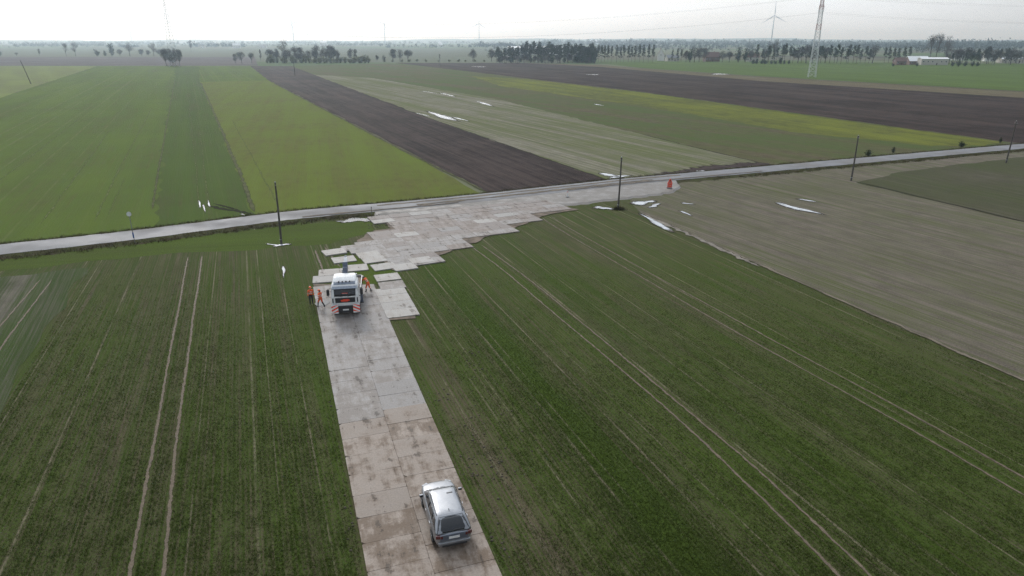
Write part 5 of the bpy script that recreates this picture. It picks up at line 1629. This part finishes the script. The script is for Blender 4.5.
q = G(321.5, 308.5)
worker((q.x, q.y, 0.125), R(62), WK, 'worker all in orange striding between the lorry and his colleague', 'short', M_helm_o)
q = G(368.0, 292.5)
worker((q.x, q.y, 0.125), R(72), BD, 'worker in orange leaning forward at the side of the lorry', 'orange', M_helm_w)

# ------------------------------------------------------------------ rough grass on the road banks
r = random.Random(9)
cs = []
for i in range(0, len(ROAD_LINE) - 1):
    q = ROAD_LINE[i]
    if q.x < -110 or q.x > 175: continue
    d = (ROAD_LINE[i + 1] - ROAD_LINE[i]).normalized(); nr = Vector((-d.y, d.x, 0))
    for k in range(5):
        for sgn in (-1, 1):
            off = sgn * (RW + (r.uniform(0.4, 2.4) if sgn < 0 else r.uniform(0.3, 1.4)))
            p = q + nr * off + d * r.uniform(0, 1.2)
            if sgn < 0 and -22 < q.x < 34: continue
            z = max(0.04, (RZ - 0.1) - (abs(off) - RW - 0.3) * 0.30)
            cs.append((p.x, p.y, z))
o = link('roadside_grass', tuft_mesh('roadside_grass', cs, 0.34, leaf_mat('dry_grass', (0.060, 0.055, 0.028), (0.105, 0.095, 0.05)), 16, 0.3, 2, 0.6))
o['kind'] = 'stuff'; o['label'] = 'rough dry grass along the road banks'

# ------------------------------------------------------------------ young wheat in drilled rows near the camera
g_ = np.random.default_rng(4)
def val_noise(u, v, su, sv, seed):
    gg = np.random.default_rng(seed); T = gg.random((256, 256))
    a, b = u / su, v / sv
    i, j = np.floor(a).astype(int), np.floor(b).astype(int)
    fa, fb = a - i, b - j
    fa, fb = fa * fa * (3 - 2 * fa), fb * fb * (3 - 2 * fb)
    w = lambda x, y: T[x % 256, y % 256]
    return (w(i, j) * (1 - fa) + w(i + 1, j) * fa) * (1 - fb) + (w(i, j + 1) * (1 - fa) + w(i + 1, j + 1) * fa) * fb
c_, s_ = math.cos(TH), math.sin(TH)
N = 330000
# scatter in image space density terms, then snap to rows on the ground
Y = 22 + 56 * g_.random(N * 2) ** 1.5
X = (g_.random(N * 2) - 0.5) * 2 * (Y * 0.86 + 6)
u = X * c_ + Y * s_; v_ = -X * s_ + Y * c_
u = np.round(u / 0.25) * 0.25 + g_.normal(0, 0.075, N * 2)
X = u * c_ - v_ * s_; Y = u * s_ + v_ * c_
dens = 0.18 + 0.22 * val_noise(u, v_, 2.6, 60, 1) + 0.22 * val_noise(u, v_, 0.25, 30, 2) + 0.30 * val_noise(u, v_, 0.6, 0.9, 5) + 0.16 * val_noise(u, v_, 4, 5, 3)
for (u0, w, amt) in [(u_of(585, 440), 2.2, 0.35), (u_of(470, 440), 2.4, -0.14)]:
    dens = dens + amt * np.exp(-((u - u0) / w) ** 2)
keep = g_.random(N * 2) < np.clip((dens - 0.38) * 2.4, 0.03, 1)
# leave the slab road, the sparse field, the stubble and the wheel tracks free
sv_ = (X - seam0.x) * s_acr.x + (Y - seam0.y) * s_acr.y
keep &= np.abs(sv_) > 3.15
pu = (X - pa.x) * pn.x + (Y - pa.y) * pn.y; pv_ = (X - pa.x) * pd.x + (Y - pa.y) * pd.y
keep &= ~((pu > -0.1) & (pu < 3.1) & (pv_ > -8) & (pv_ < 8.3))
keep &= g_.random(N * 2) < np.clip((76 - Y) / 34, 0, 1)
ub = u_of(640, 212)
keep &= (u < ub - 0.6)
la, lb = G(88, 268), G(0, 416)
keep &= ((lb.x - la.x) * (Y - la.y) - (lb.y - la.y) * (X - la.x)) > 0
for px in ([(187.5, 257), (172, 345), (150, 470), (130, 576), (118, 640)], [(202, 256), (191, 340), (176, 445), (162, 576), (155, 640)], [(470, 246), (500, 267.5), (680, 419), (839, 576), (900, 640)], [(481, 245), (536, 284.5), (752, 464), (869.5, 576), (935, 640)],
           [(542, 218), (560, 230.5), (740, 335), (921, 434), (1024, 496), (1100, 540)], [(550, 216.5), (571, 230), (752, 329), (921, 419.5), (1024, 479), (1100, 522)]):
    P = [G(*p) for p in px]
    for a, b in zip(P, P[1:]):
        d = b - a; L2 = d.length_squared
        s = np.clip(((X - a.x) * d.x + (Y - a.y) * d.y) / L2, 0, 1)
        keep &= ((X - a.x - s * d.x) ** 2 + (Y - a.y - s * d.y) ** 2) > 0.19 ** 2
X, Y = X[keep], Y[keep]
if len(X) > N: X, Y = X[:N], Y[:N]
n = len(X)
B = 3
C = np.repeat(np.stack([X, Y, np.full(n, 0.02)], -1), B, 0)
C[:, :2] += g_.normal(0, 0.03, (n * B, 2))
a = g_.uniform(0, 2 * math.pi, n * B); w = g_.uniform(0.006, 0.012, n * B); hh = g_.uniform(0.05, 0.11, n * B)
e = np.stack([np.cos(a) * w, np.sin(a) * w, np.zeros_like(a)], -1)
tip = C + np.stack([g_.normal(0, 0.6, n * B) * hh, g_.normal(0, 0.6, n * B) * hh, hh], -1)
Vv = np.stack([C - e, C + e, tip], 1).reshape(-1, 3)
t = NT('wheat_blades')
nz = t.noise(t.pos(), 0.25, 4, 0.6)
t.set(color=t.mix(t.ramp(nz, 0.35, 0.65), (0.058, 0.082, 0.017), (0.074, 0.102, 0.019)), rough=0.7, spec=0.1)
o = link('young_wheat', np_mesh('young_wheat', Vv, np.arange(len(Vv)).reshape(-1, 3), t.mat))
o['kind'] = 'stuff'; o['label'] = 'young green wheat growing in drilled rows on both sides of the slab road'

# ------------------------------------------------------------------ trampled clods beside the slabs
cl = MB(); r = random.Random(21)
def clod(p, s):
    vs = []
    for z, k in ((0.0, 1.0), (0.5, 0.85), (0.9, 0.35)):
        for i in range(5):
            a_ = 6.283 * i / 5 + r.uniform(-.3, .3)
            vs.append((p.x + math.cos(a_) * s * k * r.uniform(.7, 1.2), p.y + math.sin(a_) * s * k * r.uniform(.7, 1.2), 0.015 + z * s * 0.8))
    fs = [(j * 5 + i, j * 5 + (i + 1) % 5, (j + 1) * 5 + (i + 1) % 5, (j + 1) * 5 + i) for j in range(2) for i in range(5)] + [(10, 11, 12, 13, 14)]
    cl.add(vs, fs)
for (px, py, sx, sy, n) in [(468, 360, 14, 22, 46), (490, 470, 24, 16, 90), (472, 430, 14, 26, 46), (520, 440, 20, 30, 34), (345, 455, 4, 40, 34), (350, 520, 5, 30, 34), (500, 530, 16, 26, 50), (330, 380, 4, 30, 16), (336, 240, 26, 3, 40), (372, 224, 12, 3, 50), (445, 400, 10, 20, 30)]:
    for _ in range(n // 2):
        q = G(px + r.gauss(0, sx * .6), py + r.gauss(0, sy * .6))
        off = (q - seam0).dot(s_acr)
        if abs(off) < 3.2: continue
        clod(q, r.uniform(.03, .11) * (1.0 if py > 300 else 1.8))
o = cl.build('soil_clods', plain('dark_clods', (0.065, 0.056, 0.036), 0.9, var=0.3, scale=3.0))
o['kind'] = 'stuff'; o['label'] = 'dark clods of soil thrown up beside the slabs'

# ------------------------------------------------------------------ haze
hz = MB()
HB = 21000
hz.box((0, 0, (180 - 1.2) / 2), (2 * HB, 2 * HB, 181.2))
vm = bpy.data.materials.new('haze')
vm.use_nodes = True
vt = vm.node_tree; vt.nodes.clear()
vo = vt.nodes.new('ShaderNodeOutputMaterial'); pv = vt.nodes.new('ShaderNodeVolumePrincipled')
pv.inputs['Color'].default_value = (0.66, 0.84, 1.0, 1)
pv.inputs['Density'].default_value = 0.00018
pv.inputs['Anisotropy'].default_value = 0.75
pv.inputs['Absorption Color'].default_value = (1, 1, 1, 1)
vt.links.new(pv.outputs[0], vo.inputs['Volume'])
o = hz.build('haze', vm)
o['kind'] = 'stuff'
